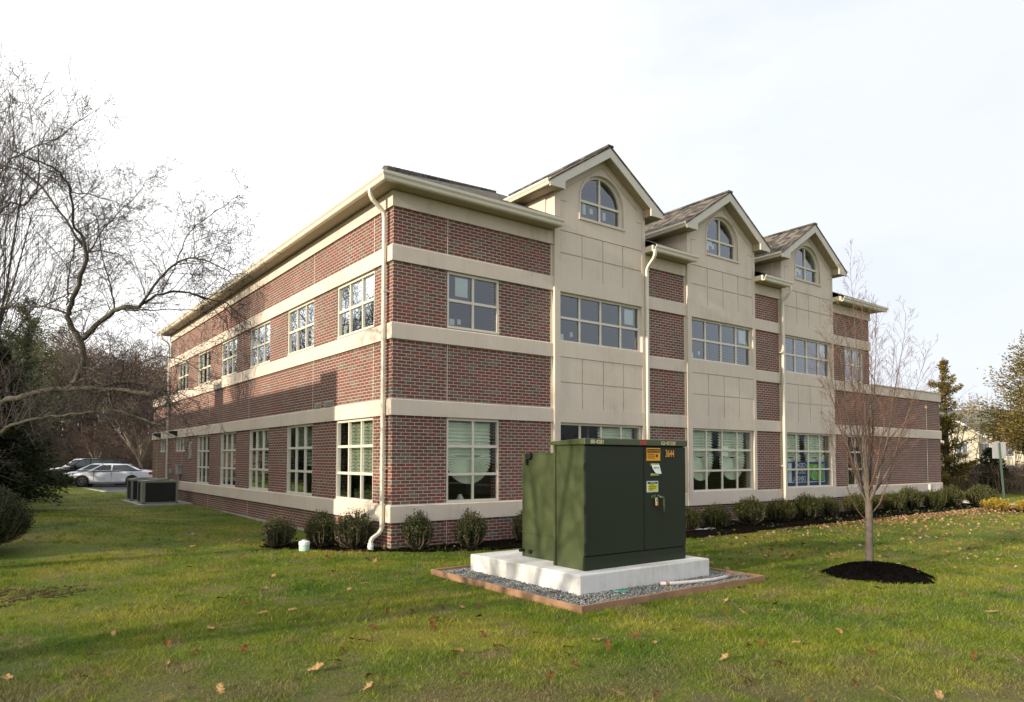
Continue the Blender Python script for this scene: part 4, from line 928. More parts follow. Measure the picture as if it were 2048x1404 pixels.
hl=[(7.55,-1.05,.98,'first hedge shrub right of the transformer, touching its edge'),(8.75,-1.05,1.02,'second hedge shrub right of the transformer'),
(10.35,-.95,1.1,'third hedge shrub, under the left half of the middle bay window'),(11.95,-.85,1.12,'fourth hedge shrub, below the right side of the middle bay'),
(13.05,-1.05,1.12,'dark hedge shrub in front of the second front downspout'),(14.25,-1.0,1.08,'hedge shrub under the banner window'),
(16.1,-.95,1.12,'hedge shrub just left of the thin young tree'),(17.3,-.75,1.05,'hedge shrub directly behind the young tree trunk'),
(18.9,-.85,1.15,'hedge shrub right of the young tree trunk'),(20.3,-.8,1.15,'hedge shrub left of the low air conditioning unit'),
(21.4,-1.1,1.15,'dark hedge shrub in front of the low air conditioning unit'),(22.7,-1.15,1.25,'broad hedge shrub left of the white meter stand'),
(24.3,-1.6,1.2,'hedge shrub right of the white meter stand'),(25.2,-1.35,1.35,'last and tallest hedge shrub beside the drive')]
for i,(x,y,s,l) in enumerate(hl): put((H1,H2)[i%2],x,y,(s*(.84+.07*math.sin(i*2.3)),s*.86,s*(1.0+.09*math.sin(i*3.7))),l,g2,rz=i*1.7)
H3=bush('shrub','golden yellow shrub at the end of the bed beside the drive','gold',.42,.46,21,110,26,.05,group='golden shrubs by the drive'); H3.location=(22.3,-2.75,-1.76)
copy_thing(H3,(22.75,-3.55,-1.76),1.3,.95,'golden yellow shrub cut by the right edge of the photograph')
H4=bush('shrub','small dark shrub between the hedge and the golden shrubs','shrub',.55,.36,22,90,30,.045); H4.location=(24.0,-1.95,-1.76)
# ball shaped dark shrub, left
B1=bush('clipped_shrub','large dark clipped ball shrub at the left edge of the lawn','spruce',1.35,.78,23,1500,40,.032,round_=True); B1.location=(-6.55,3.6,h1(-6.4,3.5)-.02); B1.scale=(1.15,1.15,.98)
B2=bush('shrub','low green shrub at the parking lot edge in front of the cars','yew',.9,.9,24,160,30,.09); B2.location=(-3.55,33.2,h1(-3.5,33.2)); 
copy_thing(B2,(-2.75,33.9,h1(-2.7,33.9)),1,(.75,.75,.8),'smaller dark green shrub right of the low one at the parking lot edge')
tag(B2,group='shrubs at the parking lot edge')

# ------------------------------------------------------------------ bare trees
def grow(mbs,p,d,Ln,r,lvl,rg,maxl,ups,nch,wob,split=.55,rmin=.0022,cr=.5):
    """recursive bare branch; mbs[0] thick wood, mbs[1] twigs"""
    n=max(2,min(7,int(Ln/.18)+1)) if lvl<maxl else 2
    pts=[Vector(p)]; rad=[r]; d=Vector(d).normalized()
    for i in range(n):
        d=(d+Vector(rg.normal(0,wob,3))+Vector((0,0,ups))).normalized(); pts.append(pts[-1]+d*Ln/n); rad.append(max(rmin,r*(1-.75*(i+1)/n)))
    mbs[0 if r>.03 else 1].tube(pts,rad,5 if r>.03 else 3)
    if lvl>=maxl: return
    k=nch[lvl]
    for j in range(k):
        f=.2+.8*(j+rg.random())/k; i=min(n-1,int(f*n)); q=pts[i].lerp(pts[i+1],f*n-i) if f<1 else pts[-1]
        dd=(pts[i+1]-pts[i]).normalized(); a=dd.orthogonal().normalized(); b=dd.cross(a); ph=rg.uniform(0,2*PI)
        side=a*math.cos(ph)+b*math.sin(ph)
        grow(mbs,q,dd*(1-split)+side*split,Ln*rg.uniform(.35,.62)*(1.15-f*.5),max(rmin,rad[i]*cr),lvl+1,rg,maxl,ups,nch,wob,split,rmin,cr)
def baretree(name,label,loc,h,r,seed,mats=('bark','twig'),nch=(7,6,6,4),ups=.06,wob=.10,fork=.3,nst=5,spread=.5,group=None,split=.55,rmin=.004,maxl=4,cat='bare tree'):
    rg=np.random.default_rng(seed); t=thing(name,label,cat,loc,group=group); mbs=[MB(),MB()]
    base=Vector(loc); top=base+Vector((rg.normal(0,.03)*h,rg.normal(0,.03)*h,h*fork))
    mbs[0].tube([base-Vector((0,0,.15)),base+Vector((0,0,.15*h*fork)),top],[r*1.25,r,r*.8],8)
    for i in range(nst):
        a=2*PI*(i+rg.random()*.5)/nst; s=spread*rg.uniform(.5,1.1) if i else .1
        grow(mbs,top,(math.cos(a)*s,math.sin(a)*s,1),h*(1-fork)*rg.uniform(.75,1.05),r*.55,0,rg,maxl-1,ups,nch,wob,split,rmin)
    tr=mbs[0].build('trunk',M[mats[0]],t,uv=False,smooth=True)
    mbs[1].build('crown',M[mats[1]],t,uv=False)
    return t
# big crab-apple like tree reaching in from the left
LIMBS=[[[-6.79,1.1,0.35,0.16],[-6.51,0.89,0.66,0.14],[-6.31,0.48,0.77,0.07],[-6.14,0.36,0.86,0.055],[-5.92,-0.05,0.91,0.05],[-5.67,-0.24,0.99,0.048],[-5.43,-0.41,1.0,0.05]],[[-5.43,-0.41,1.0,0.065],[-5.28,-0.54,1.37,0.062],[-5.3,-0.54,1.54,0.06],[-5.33,-0.52,1.68,0.058],[-5.42,-0.47,1.85,0.05],[-5.49,-0.43,2.04,0.045],[-5.48,-0.44,2.13,0.045],[-5.43,-0.48,2.29,0.045],[-5.37,-0.53,2.5,0.043],[-5.33,-0.58,2.74,0.04],[-5.29,-0.62,2.92,0.036],[-5.32,-0.6,3.06,0.034],[-5.34,-0.59,3.18,0.03]],[[-5.34,-0.59,3.18,0.03],[-5.46,-0.64,3.31,0.026],[-5.5,-0.74,3.55,0.022],[-5.55,-0.84,3.77,0.02],[-5.64,-0.91,3.92,0.018],[-5.76,-0.95,3.98,0.015],[-5.97,-0.92,4.04,0.012],[-6.23,-0.87,4.12,0.008]],[[-5.34,-0.59,3.06,0.028],[-5.56,-0.33,3.49,0.024],[-5.72,-0.11,3.8,0.02],[-5.88,0.12,4.09,0.018],[-6.11,0.39,4.33,0.016],[-6.34,0.68,4.45,0.014],[-6.57,0.96,4.58,0.01]],[[-5.33,-0.52,1.68,0.05],[-5.27,-0.57,1.76,0.05],[-5.17,-0.78,1.89,0.048],[-5.08,-0.97,1.99,0.045],[-4.99,-1.16,2.06,0.042],[-4.9,-1.35,2.1,0.04],[-4.75,-1.46,2.09,0.034],[-4.75,-1.58,2.08,0.03]],[[-4.75,-1.58,2.08,0.022],[-4.62,-1.69,2.3,0.02],[-4.5,-1.91,2.51,0.018],[-4.34,-2.03,2.68,0.016],[-4.2,-2.26,2.7,0.015],[-4.06,-2.36,2.65,0.012],[-3.94,-2.57,2.53,0.01],[-3.8,-2.67,2.46,0.008],[-3.61,-2.8,2.4,0.004]],[[-4.75,-1.58,2.08,0.024],[-4.54,-1.62,2.25,0.022],[-4.33,-1.66,2.34,0.02],[-4.13,-1.67,2.34,0.017],[-3.94,-1.81,2.27,0.015],[-3.67,-1.88,2.22,0.012],[-3.44,-1.91,2.02,0.008],[-3.35,-1.97,1.97,0.004]],[[-4.89,-1.35,2.06,0.012],[-4.58,-1.46,2.08,0.01],[-4.24,-1.59,2.1,0.008],[-4.02,-1.62,2.12,0.006],[-3.84,-1.63,2.17,0.004]],[[-4.13,-1.67,2.34,0.012],[-3.92,-1.83,2.25,0.01],[-3.8,-1.9,2.06,0.008],[-3.69,-1.97,1.9,0.007],[-3.63,-2.0,1.71,0.005],[-3.6,-2.03,1.65,0.003]],[[-4.98,-1.05,2.11,0.013],[-5.02,-1.03,2.4,0.012],[-5.11,-1.11,2.67,0.01],[-5.17,-1.08,2.93,0.009],[-5.22,-1.18,3.27,0.007]],[[-5.22,-1.18,3.27,0.007],[-5.3,-1.25,3.39,0.006],[-5.43,-1.17,3.57,0.005],[-5.54,-1.09,3.62,0.003]],[[-4.48,-1.67,2.3,0.01],[-4.42,-1.84,2.49,0.01],[-4.32,-1.93,2.8,0.009],[-4.27,-2.11,3.02,0.008],[-4.17,-2.19,3.15,0.007],[-3.97,-2.46,3.32,0.006],[-3.81,-2.58,3.47,0.004],[-3.67,-2.69,3.57,0.003]],[[-4.2,-2.26,2.7,0.006],[-4.24,-2.37,2.88,0.005],[-4.24,-2.38,3.08,0.004],[-4.23,-2.4,3.28,0.003]],[[-4.27,-2.11,3.02,0.005],[-4.13,-2.21,3.1,0.004],[-3.91,-2.24,3.08,0.003],[-3.73,-2.38,3.09,0.002]],[[-4.2,-2.26,2.7,0.006],[-4.05,-2.5,2.78,0.005],[-3.87,-2.75,2.82,0.004],[-3.66,-2.91,2.85,0.002]],[[-5.49,-0.37,0.99,0.05],[-5.3,-0.75,0.99,0.045],[-5.12,-1.13,0.97,0.04],[-4.94,-1.51,0.93,0.038],[-4.77,-1.87,0.88,0.036],[-4.66,-2.08,0.84,0.034]],[[-5.42,-0.42,1.0,0.035],[-5.39,-0.45,1.07,0.034],[-5.32,-0.5,1.13,0.033],[-5.19,-0.72,1.14,0.03],[-5.09,-0.91,1.05,0.028],[-5.03,-1.07,0.95,0.026],[-5.01,-1.2,0.81,0.024],[-5.01,-1.32,0.68,0.022],[-4.85,-1.68,0.6,0.02],[-4.71,-1.9,0.51,0.016],[-4.53,-2.27,0.43,0.01]],[[-4.66,-1.93,0.51,0.012],[-4.59,-1.99,0.63,0.01],[-4.46,-2.21,0.75,0.008],[-4.42,-2.37,0.8,0.004]],[[-5.12,-1.13,1.0,0.02],[-4.96,-1.25,1.06,0.02],[-4.73,-1.42,1.05,0.018],[-4.57,-1.66,0.98,0.014],[-4.38,-1.79,0.92,0.012],[-4.23,-2.02,0.84,0.008],[-4.07,-2.13,0.77,0.004]],[[-5.34,-0.49,1.31,0.018],[-5.19,-0.72,1.26,0.015],[-4.99,-0.99,1.17,0.012],[-4.85,-1.21,1.08,0.01],[-4.73,-1.42,1.05,0.008]],[[-4.99,-0.99,1.17,0.012],[-4.78,-1.15,1.28,0.01],[-4.43,-1.41,1.46,0.009],[-4.22,-1.56,1.41,0.008],[-3.98,-1.73,1.25,0.006],[-3.88,-1.78,1.01,0.003]],[[-6.67,1.02,0.21,0.06],[-6.39,0.57,0.25,0.055],[-6.23,0.2,0.35,0.045],[-6.1,-0.14,0.47,0.035],[-5.94,-0.52,0.53,0.03],[-5.76,-0.77,0.56,0.025],[-5.54,-1.05,0.58,0.02],[-5.35,-1.32,0.61,0.015],[-5.21,-1.54,0.63,0.01],[-5.06,-1.64,0.49,0.004]],[[-6.34,1.02,0.47,0.02],[-6.23,0.93,0.53,0.018],[-6.0,0.64,0.62,0.016],[-5.72,0.44,0.64,0.014],[-5.56,0.19,0.71,0.012],[-5.4,0.07,0.8,0.008],[-5.24,-0.17,0.82,0.004]],[[-5.49,-0.43,2.08,0.02],[-5.61,-0.34,2.14,0.018],[-5.76,-0.12,2.21,0.016],[-5.95,0.15,2.24,0.015],[-6.17,0.31,2.23,0.013],[-6.33,0.55,2.21,0.01]],[[-5.76,-0.12,2.21,0.012],[-5.64,-0.33,2.28,0.012],[-5.53,-0.41,2.34,0.01],[-5.44,-0.48,2.38,0.009]],[[-5.51,-0.42,2.21,0.016],[-5.48,-0.32,2.37,0.015],[-5.49,-0.21,2.6,0.013],[-5.47,-0.23,2.8,0.012],[-5.42,-0.16,3.03,0.011],[-5.42,-0.17,3.24,0.01],[-5.38,-0.06,3.0,0.006]],[[-6.45,-0.29,3.21,0.02],[-6.33,-0.51,3.38,0.018],[-6.22,-0.59,3.49,0.016],[-6.06,-0.71,3.46,0.014],[-5.94,-0.92,3.6,0.013],[-5.91,-0.96,3.91,0.012],[-5.94,-1.08,4.17,0.01],[-5.83,-1.17,4.4,0.007],[-6.06,-1.14,4.7,0.003]],[[-6.54,-0.74,3.68,0.016],[-6.34,-1.01,3.79,0.014],[-6.23,-1.22,3.89,0.012],[-5.96,-1.43,4.04,0.01],[-5.71,-1.74,4.14,0.007],[-5.54,-1.87,4.33,0.005],[-5.27,-2.08,4.52,0.002]],[[-6.48,-1.55,4.14,0.006],[-6.37,-1.64,4.25,0.005],[-6.23,-1.75,4.4,0.002]],[[-6.44,-1.59,4.35,0.005],[-6.34,-1.68,4.51,0.004],[-6.26,-1.74,4.66,0.002]],[[-5.31,-0.6,2.91,0.014],[-5.1,-0.9,3.31,0.01],[-4.9,-1.18,3.55,0.007],[-4.71,-1.46,3.78,0.005],[-4.63,-1.53,4.04,0.002]],[[-5.52,-0.87,3.72,0.012],[-5.27,-1.16,3.63,0.009],[-5.07,-1.42,3.52,0.007],[-4.86,-1.57,3.41,0.005],[-4.53,-1.94,3.46,0.002]],[[-5.41,-0.55,3.29,0.01],[-5.2,-0.59,3.46,0.008],[-4.97,-0.64,3.53,0.005],[-4.73,-0.69,3.53,0.003]],[[-5.29,-0.62,2.97,0.012],[-5.07,-0.78,2.99,0.01],[-4.86,-0.81,2.94,0.007],[-4.7,-0.91,2.7,0.005],[-4.56,-0.88,2.45,0.003]]]

bt=thing('bare_tree','big bare tree with mossy crooked limbs reaching in from the left edge','bare tree',(-7.15,1.5,-1.76))
mbs=[MB(),MB()]; rg=np.random.default_rng(77)
mbs[0].tube([(-7.15,1.5,-1.9),(-7.12,1.45,-1.2),(-7.0,1.35,-.5),(-6.85,1.15,.25),(-6.79,1.1,.35)],[.22,.19,.18,.17,.16],9)
mbs[0].tube([(-7.05,1.38,-.8),(-6.95,1.2,-.2),(-6.85,.9,.2),(-6.75,.8,.28)],[.14,.10,.08,.06],7)
for li,Lm in enumerate(LIMBS):
    pts=[Vector(q[:3]) for q in Lm]; rad=[q[3] for q in Lm]
    # smooth the traced limb a little and give it knots
    P=[];Rr=[]
    for i in range(len(pts)-1):
        for k in range(3):
            f=k/3; P.append(pts[i].lerp(pts[i+1],f)+Vector(rg.normal(0,.008,3))); Rr.append(rad[i]*(1-f)+rad[i+1]*f)
    P.append(pts[-1]); Rr.append(rad[-1]); P[0]=pts[0]
    mbs[0].tube(P,[.76*x*(1+.06*rg.normal()) if x>.02 else .85*x for x in Rr],7 if rad[0]>.03 else 5,True)
    tot=sum((b-a).length for a,b in zip(pts[:-1],pts[1:])); nb=int(tot/.082)
    if li==0: nb=int(tot/.2)
    for j in range(nb):
        f=(j+rg.random())/nb; i=min(len(P)-2,int(f*(len(P)-1))); q=P[i].lerp(P[i+1],f*(len(P)-1)-i); dd=(P[i+1]-P[i]).normalized()
        a=dd.orthogonal().normalized(); b=dd.cross(a); ph=rg.uniform(0,2*PI); side=a*math.cos(ph)+b*math.sin(ph)
        ln=rg.uniform(.25,1.25)*(.55 if Rr[i]<.008 else 1)*(1.0-.35*f)
        grow([mbs[1],mbs[1]],q,dd*.45+side*.8+Vector((0,0,.12)),ln,min(Rr[i]*.5,.007),0,rg,2,.015,(8,3,0),.075,.60,.0021)
bt_t=mbs[0].build('trunk',M['bark'],bt,uv=False,smooth=True); mbs[1].build('crown',M['twig'],bt,uv=False)
# thin upright stems of a neighbouring tree behind it
baretree('bare_tree','slim many stemmed bare tree behind the big crooked one at the left edge',(-6.75,9.5,-1.7),9.4,.09,31,nch=(7,6,4,0),ups=.10,wob=.05,fork=.12,nst=17,spread=.18,split=.36,rmin=.0042,maxl=4)
# young vase shaped tree in its mulch ring
yt=thing('young_tree','thin young leafless tree with upright reddish twigs in a black mulch ring','young tree',(4.98,-6.6,-1.76)); mbs=[MB(),MB(),MB()]; rg=np.random.default_rng(8)
mbs[0].tube([(4.98,-6.6,-1.9),(4.98,-6.61,-1.70),(4.975,-6.615,-1.3),(4.955,-6.63,-.95),(4.95,-6.63,-.72),(4.93,-6.60,-.35),(4.99,-6.62,.25),(4.95,-6.70,.9)],[.085,.064,.058,.055,.052,.030,.017,.006],12)
Rt=rt.copy()
def stem(a,sp,ht,r,z0,bow=.5):
    d=Vector((math.cos(a),math.sin(a),0)); b=Vector((4.95,-6.63,z0)); P=[]; n=9
    for k in range(n+1):
        f=k/n; out=sp*(f**(1-bow*.6)); P.append(b+d*out+Vector((0,0,ht*f))+Vector(rg.normal(0,.008,3))*(1 if k else 0)) 
    mbs[0 if r>.019 else 1].tube(P,[max(.0025,r*.85*(1-k/n)**1.2) for k in range(n+1)],6)
    nb=int(ht/.10)
    for j in range(nb):
        f=.15+.85*(j+rg.random())/nb; i=min(n-1,int(f*n)); q=P[i].lerp(P[i+1],f*n-i); dd=(P[i+1]-P[i]).normalized()
        ph=rg.uniform(0,2*PI); side=Vector((math.cos(ph),math.sin(ph),.1))
        grow([mbs[1],mbs[1]],q,dd*.75+side*.55,rg.uniform(.3,.75)*(1.15-.6*f),max(.0026,r*(1-f)*.32),0,rg,2,.07,(3,3,0),.06,.40,.0016)
spec=[(.3,.30,3.6,.030,-.75),(2.6,.55,3.7,.028,-.78),(4.1,.35,3.5,.026,-.62),(5.4,.75,3.3,.028,-.70),(.9,.75,3.1,.024,-.6),(3.4,.95,3.0,.024,-.74),(1.8,.55,3.2,.022,-.5),(5.9,1.05,2.6,.022,-.62),(2.2,.95,2.7,.020,-.52),(4.8,.9,2.5,.018,-.5),(3.0,.25,3.9,.024,-.3),(0,.9,2.0,.014,-.9),(3.3,.9,1.7,.012,-1.0)]
for a,sp,ht,r,z in spec: stem(a-R(36),sp*.8,ht*.89,r*.92,z)
mbs[0].build('trunk',M['barkyoung'],yt,uv=False,smooth=True); mbs[1].build('crown',M['redtwig'],yt,uv=False)
P=np.array([[4.95+rg.normal(0,.35),-6.63+rg.normal(0,.35),rg.uniform(-.4,1.6)] for _ in range(38)])
V,F=leafcloud(P,np.tile([0,0,-1.],(38,1)),.05,.6,rg,.6); npmesh('withered_leaves',V,F,M['litter'],yt,attr=rg.random(38*4),loops=4)
# mulch mound
mb=MB(); rings=[]; nr=9; rg=np.random.default_rng(3)
for k in range(nr+1):
    f=1-k/nr; ring=[]
    for j in range(40):
        a=2*PI*j/40; rr=f*(.97+.09*math.sin(3*a+1)+.05*math.sin(7*a))*(1+rg.normal(0,.012)); ring.append((4.66+math.cos(a)*rr*.78,-6.88+math.sin(a)*rr*.78,-1.79+.20*(1-f**2.4)+rg.uniform(0,.018)))
    rings.append(ring)
mb.loft(rings,cap=False); mo=mb.build('mulch_mound',M['mulch']); tag(mo,'round mound of black bark mulch at the foot of the young tree','mulch')
V,F,A=stones(5200,3.75,5.8,-7.9,-5.85,None,0,.008,.022)
cx,cy=4.66,-6.88; Pc=V.reshape(-1,6,3); ctr=Pc.mean(1); rr=np.hypot(ctr[:,0]-cx,ctr[:,1]-cy); k=rr<.80
Pc=Pc[k]; rr=rr[k]; Pc[:,:,2]+=(-1.775+.20*(1-(rr/.78)**2.4))[:,None]; n=len(Pc); F=(np.array([(0,2,4),(2,1,4),(1,3,4),(3,0,4),(2,0,5),(1,2,5),(3,1,5),(0,3,5)])[None]+6*np.arange(n)[:,None,None]).reshape(-1,3)
ch=npmesh('bark_chips',Pc.reshape(-1,3),F,M['mulch'],parent=mo,attr=np.repeat(rg.random(n),6)); ch['kind']='stuff'

# ------------------------------------------------------------------ evergreens
def evergreen(name,label,loc,h,r,seed,mat,ntier=26,per=9,size=.16,droop=-.12,taper=1.0,dens=26,asp=.45,group=None,zmin=.05,irregular=.25,cat='evergreen tree'):
    rg=np.random.default_rng(seed); t=thing(name,label,cat,loc,group=group); B=Vector(loc); mb=MB()
    mb.tube([B-Vector((0,0,.2)),B+Vector((0,0,h*.5)),B+Vector((0,0,h*.97))],[h*.022,h*.014,.01],7)
    P=[];D=[];A=[]
    for i in range(ntier):
        f=zmin+(1-zmin)*(i+rg.random())/ntier; z=h*f; rr=r*(1-((f-zmin)/(1-zmin))**taper)+.12*r*(1-f)+.02
        for j in range(per):
            a=rg.uniform(0,2*PI); L_=max(.12,rr*rg.uniform(1-irregular*2,1+irregular)); d=Vector((math.cos(a),math.sin(a),droop+.5*f*rg.random()))
            b=B+Vector((0,0,z)); e=b+d*L_; 
            if L_>.3 : mb.tube([b,b.lerp(e,.5)+Vector((0,0,.05*L_)),e],[.02+.012*L_*(1-f),.015,.006],3)
            m=int(dens*max(.35,L_/r)); dn=d.normalized(); sw=Vector((-math.sin(a),math.cos(a),0))
            for k in range(m):
                g=rg.random()**.65; q=b.lerp(e,g)+sw*rg.normal(0,.14*L_*(1.1-g)+.05)+Vector((0,0,rg.normal(0,.05*r+.03)))
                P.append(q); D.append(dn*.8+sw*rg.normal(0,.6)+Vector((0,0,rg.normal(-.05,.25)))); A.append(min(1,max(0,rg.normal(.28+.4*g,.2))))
    V,F=leafcloud(np.array(P),np.array(D),size,asp,rg,.35)
    mb.build('trunk',M['bark'],t,uv=False); npmesh('crown',V,F,M[mat],t,attr=np.repeat(A,4),loops=4); return t
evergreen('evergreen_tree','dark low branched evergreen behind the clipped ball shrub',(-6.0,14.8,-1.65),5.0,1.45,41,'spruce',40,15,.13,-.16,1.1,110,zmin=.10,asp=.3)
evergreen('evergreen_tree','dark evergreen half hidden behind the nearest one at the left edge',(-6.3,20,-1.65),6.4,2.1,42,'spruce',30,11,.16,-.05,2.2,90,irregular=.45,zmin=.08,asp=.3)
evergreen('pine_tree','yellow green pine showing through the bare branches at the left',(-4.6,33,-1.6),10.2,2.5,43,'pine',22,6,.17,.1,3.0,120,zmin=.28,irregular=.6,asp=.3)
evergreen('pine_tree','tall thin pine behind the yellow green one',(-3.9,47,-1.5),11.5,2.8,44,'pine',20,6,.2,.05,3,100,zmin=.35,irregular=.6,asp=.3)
evergreen('cedar_tree','slim bronze green cedar at the far right corner of the building',(33.9,3.1,-1.9),7.0,.85,45,'cedar',26,6,.12,.3,3.0,150,zmin=.08,irregular=.55,asp=.4)
evergreen('cedar_tree','wide bronze green cedar at the right edge of the photograph',(42.0,.2,-2.0),10.4,4.0,46,'cedar',46,17,.16,.34,1.25,210,zmin=.16,irregular=.33,asp=.4)
evergreen('cedar_tree','dark small cedar between the cream house and the bare trunks',(38.2,2.6,-2.0),2.6,1.2,47,'spruce',20,9,.16,.1,1.2,36,zmin=.12,irregular=.3)
# bare trees on the right and behind the lot
baretree('bare_tree','pale forked bare tree in front of the cream house',(35.0,3.4,-1.9),5.9,.085,51,('paletwig','paletwig'),nch=(5,4,3,0),ups=.05,wob=.06,fork=.06,nst=4,spread=.35,rmin=.005,maxl=4,group='bare trees by the drive')
baretree('bare_tree','thinner pale bare tree left of the forked one',(34.4,3.6,-1.9),4.9,.06,52,('paletwig','paletwig'),nch=(5,4,3,0),ups=.07,wob=.05,fork=.3,nst=3,spread=.3,rmin=.005,maxl=4,group='bare trees by the drive')
baretree('small_bare_tree','small pale vase shaped bare tree behind the parked cars',(.15,45.5,-1.72),3.9,.07,53,('paletwig','redtwig'),nch=(7,5,4,0),ups=.05,wob=.05,fork=.34,nst=9,spread=.75,split=.5,rmin=.009,maxl=4)
baretree('bare_tree','olive brown leafless tree right beside the far end of the brick wall',(2.3,39.5,-1.7),6.2,.12,54,('paletwig','browntwig'),nch=(9,8,5,0),ups=.03,wob=.07,fork=.22,nst=9,spread=.8,split=.5,rmin=.009,maxl=4)
wg='bare trees in the wood behind the parking lot'
wl_=['tall bare tree in the wood, leftmost','bare tree in the wood, second from the left','bare tree in the wood above the black car','bare tree in the wood above the white sedans','bare tree in the wood close to the brick wall','reddish bare tree low in the wood','bare tree in the wood behind the small vase shaped tree','slender bare tree deep in the wood','bare tree in the wood nearest the building corner']
WT=[baretree('bare_tree',wl_[0],(0,0,0),9,.16,61,('browntwig','browntwig'),nch=(8,7,6,0),ups=.05,wob=.08,fork=.25,nst=7,spread=.55,rmin=.013,maxl=4,group=wg),
    baretree('bare_tree',wl_[1],(0,0,0),8,.13,62,('browntwig','twig'),nch=(8,7,6,0),ups=.05,wob=.08,fork=.2,nst=8,spread=.6,rmin=.013,maxl=4,group=wg)]
wp=[(-4.6,55,1),(-2.6,52,.85),(-.6,56,.95),(1.2,52,.7),(3.9,55,.9),(-3.4,50,.45),(.3,60,.9),(2.4,62,1.0),(5.5,51,.75)]
for i,(x,y,s) in enumerate(wp):
    if i<2: WT[i].location=(x,y,h1(x,y)-.1); WT[i].scale=(s,s,s)
    else: copy_thing(WT[i%2],(x,y,h1(x,y)-.1),i*2.1,s,wl_[i])
# undergrowth, one tangle of arching stems
def tangle(name,label,x0,x1,y0,y1,n,h,mat,seed,r=.012,twig=True):
    rg=np.random.default_rng(seed); mb=MB()
    for i in range(n):
        x=rg.uniform(x0,x1); y=rg.uniform(y0,y1); z=h1(x,y)-.05; a=rg.uniform(0,2*PI); hh=h*rg.uniform(.4,1.1); o=hh*rg.uniform(.2,.8)
        p0=Vector((x,y,z)); p1=p0+Vector((math.cos(a)*o*.3,math.sin(a)*o*.3,hh*.7)); p2=p0+Vector((math.cos(a)*o*.75,math.sin(a)*o*.75,hh)); p3=p0+Vector((math.cos(a)*o*1.2,math.sin(a)*o*1.2,hh*.8))
        mb.tube([p0,p1,p2,p3],[r,r*.8,r*.6,r*.3],3)
        if twig:
            for k in range(4):
                q=p1.lerp(p2,rg.random()); d=Vector(rg.normal(0,1,3)); d.z=abs(d.z)*.6; mb.tube([q,q+d*hh*.16],[r*.5,r*.25],3)
    o=mb.build(name,M[mat],uv=False); return tag(o,label,'undergrowth',kind='stuff')
tangle('undergrowth','tangled brown undergrowth below the wood behind the parking lot',-8,8,47.5,54,2600,2.3,'browntwig',71,.014)
tangle('undergrowth','brown brush along the edge of the grass on the right',36.5,47,-8,8,4600,1.55,'browntwig',72,.010)
tangle('distant_wood','far leafless wood closing the horizon behind the parking lot',-30,26,64,85,2600,9.5,'browntwig',73,.05)
tangle('distant_wood','far leafless wood closing the horizon on the right',60,170,-90,80,3200,5.5,'browntwig',74,.05)
tangle('dead_grass','dry tan stems at the foot of the wood behind the cars',-5,6,49.5,51.5,900,1.1,'paletwig',75,.010,False)
# trees and a building out of frame on the left; they shade the lawn and the lower wall
baretree('bare_tree','bare tree outside the left edge shading the lawn',(-13.5,-4.8,-1.76),7.2,.11,81,nch=(8,7,5,0),ups=.04,wob=.08,fork=.25,nst=8,spread=.7,rmin=.006,maxl=4)
NBX=-13.5
og='trees beyond the left edge mirrored in the side windows'
e1=evergreen('evergreen_tree','evergreen tree beyond the left edge, seen only mirrored in the side windows',(-12.5,33,-1.7),10.5,2.6,91,'spruce',24,8,.36,.0,1.3,50,zmin=.12,irregular=.35,group=og)
b1=baretree('bare_tree','bare tree beyond the left edge, seen only mirrored in the side windows',(-10.9,27.5,-1.7),12.5,.2,92,nch=(8,7,5,0),ups=.05,wob=.07,fork=.22,nst=9,spread=.6,rmin=.011,maxl=4,group=og)
for k,(x,y,s_,p_) in enumerate([(-17,38,1.1,0),(-14.5,44,1.0,1),(-22,47,1.25,0),(-24,58,1.2,1),(-13.5,50,.9,1),(-15.5,56,1.0,0)]):
    q_=(e1,b1)[p_]; L0=Vector(q_.location); copy_thing(q_,(x,y,-1.7),k*1.3,s_,('evergreen','bare')[p_]+' tree beyond the left edge, seen only mirrored in the side windows')
nb_=thing('neighbour_house','low brick house outside the left edge that shades the lower side wall','house',(NBX-4,15,-1.76))
mb=MB(); zt=1.80+(-NBX)*math.tan(ELEV); yo=NBX*math.tan(DELT)
ya,yb2=2.62+yo,25
mb.box(NBX-8,NBX,ya,yb2,-2,zt-.25); mb.build('wall',M['brick'],nb_)
mb=MB(); mb.box(NBX-8.1,NBX+.1,ya-.0,yb2+.1,zt-.25,zt); mb.build('parapet',M['stucco'],nb_)
for y0_,y1_,hh in ((ya,ya+.95,.28),(11.85+yo,12.9+yo,.82)):
    mb=MB(); mb.box(NBX-1.2,NBX-.2,y0_,y1_,zt,zt+hh); mb.build('chimney',M['brick'],nb_)
for k in range(6):
    mb=MB(); y=5+k*3.3; mb.box(NBX,NBX+.04,y,y+1.3,-.6,1.0); wq=mb.build('window',M['frame'],nb_); mb=MB(); mb.box(NBX+.04,NBX+.05,y+.1,y+1.2,-.5,.9); mb.build('pane',M['farglass'],wq)

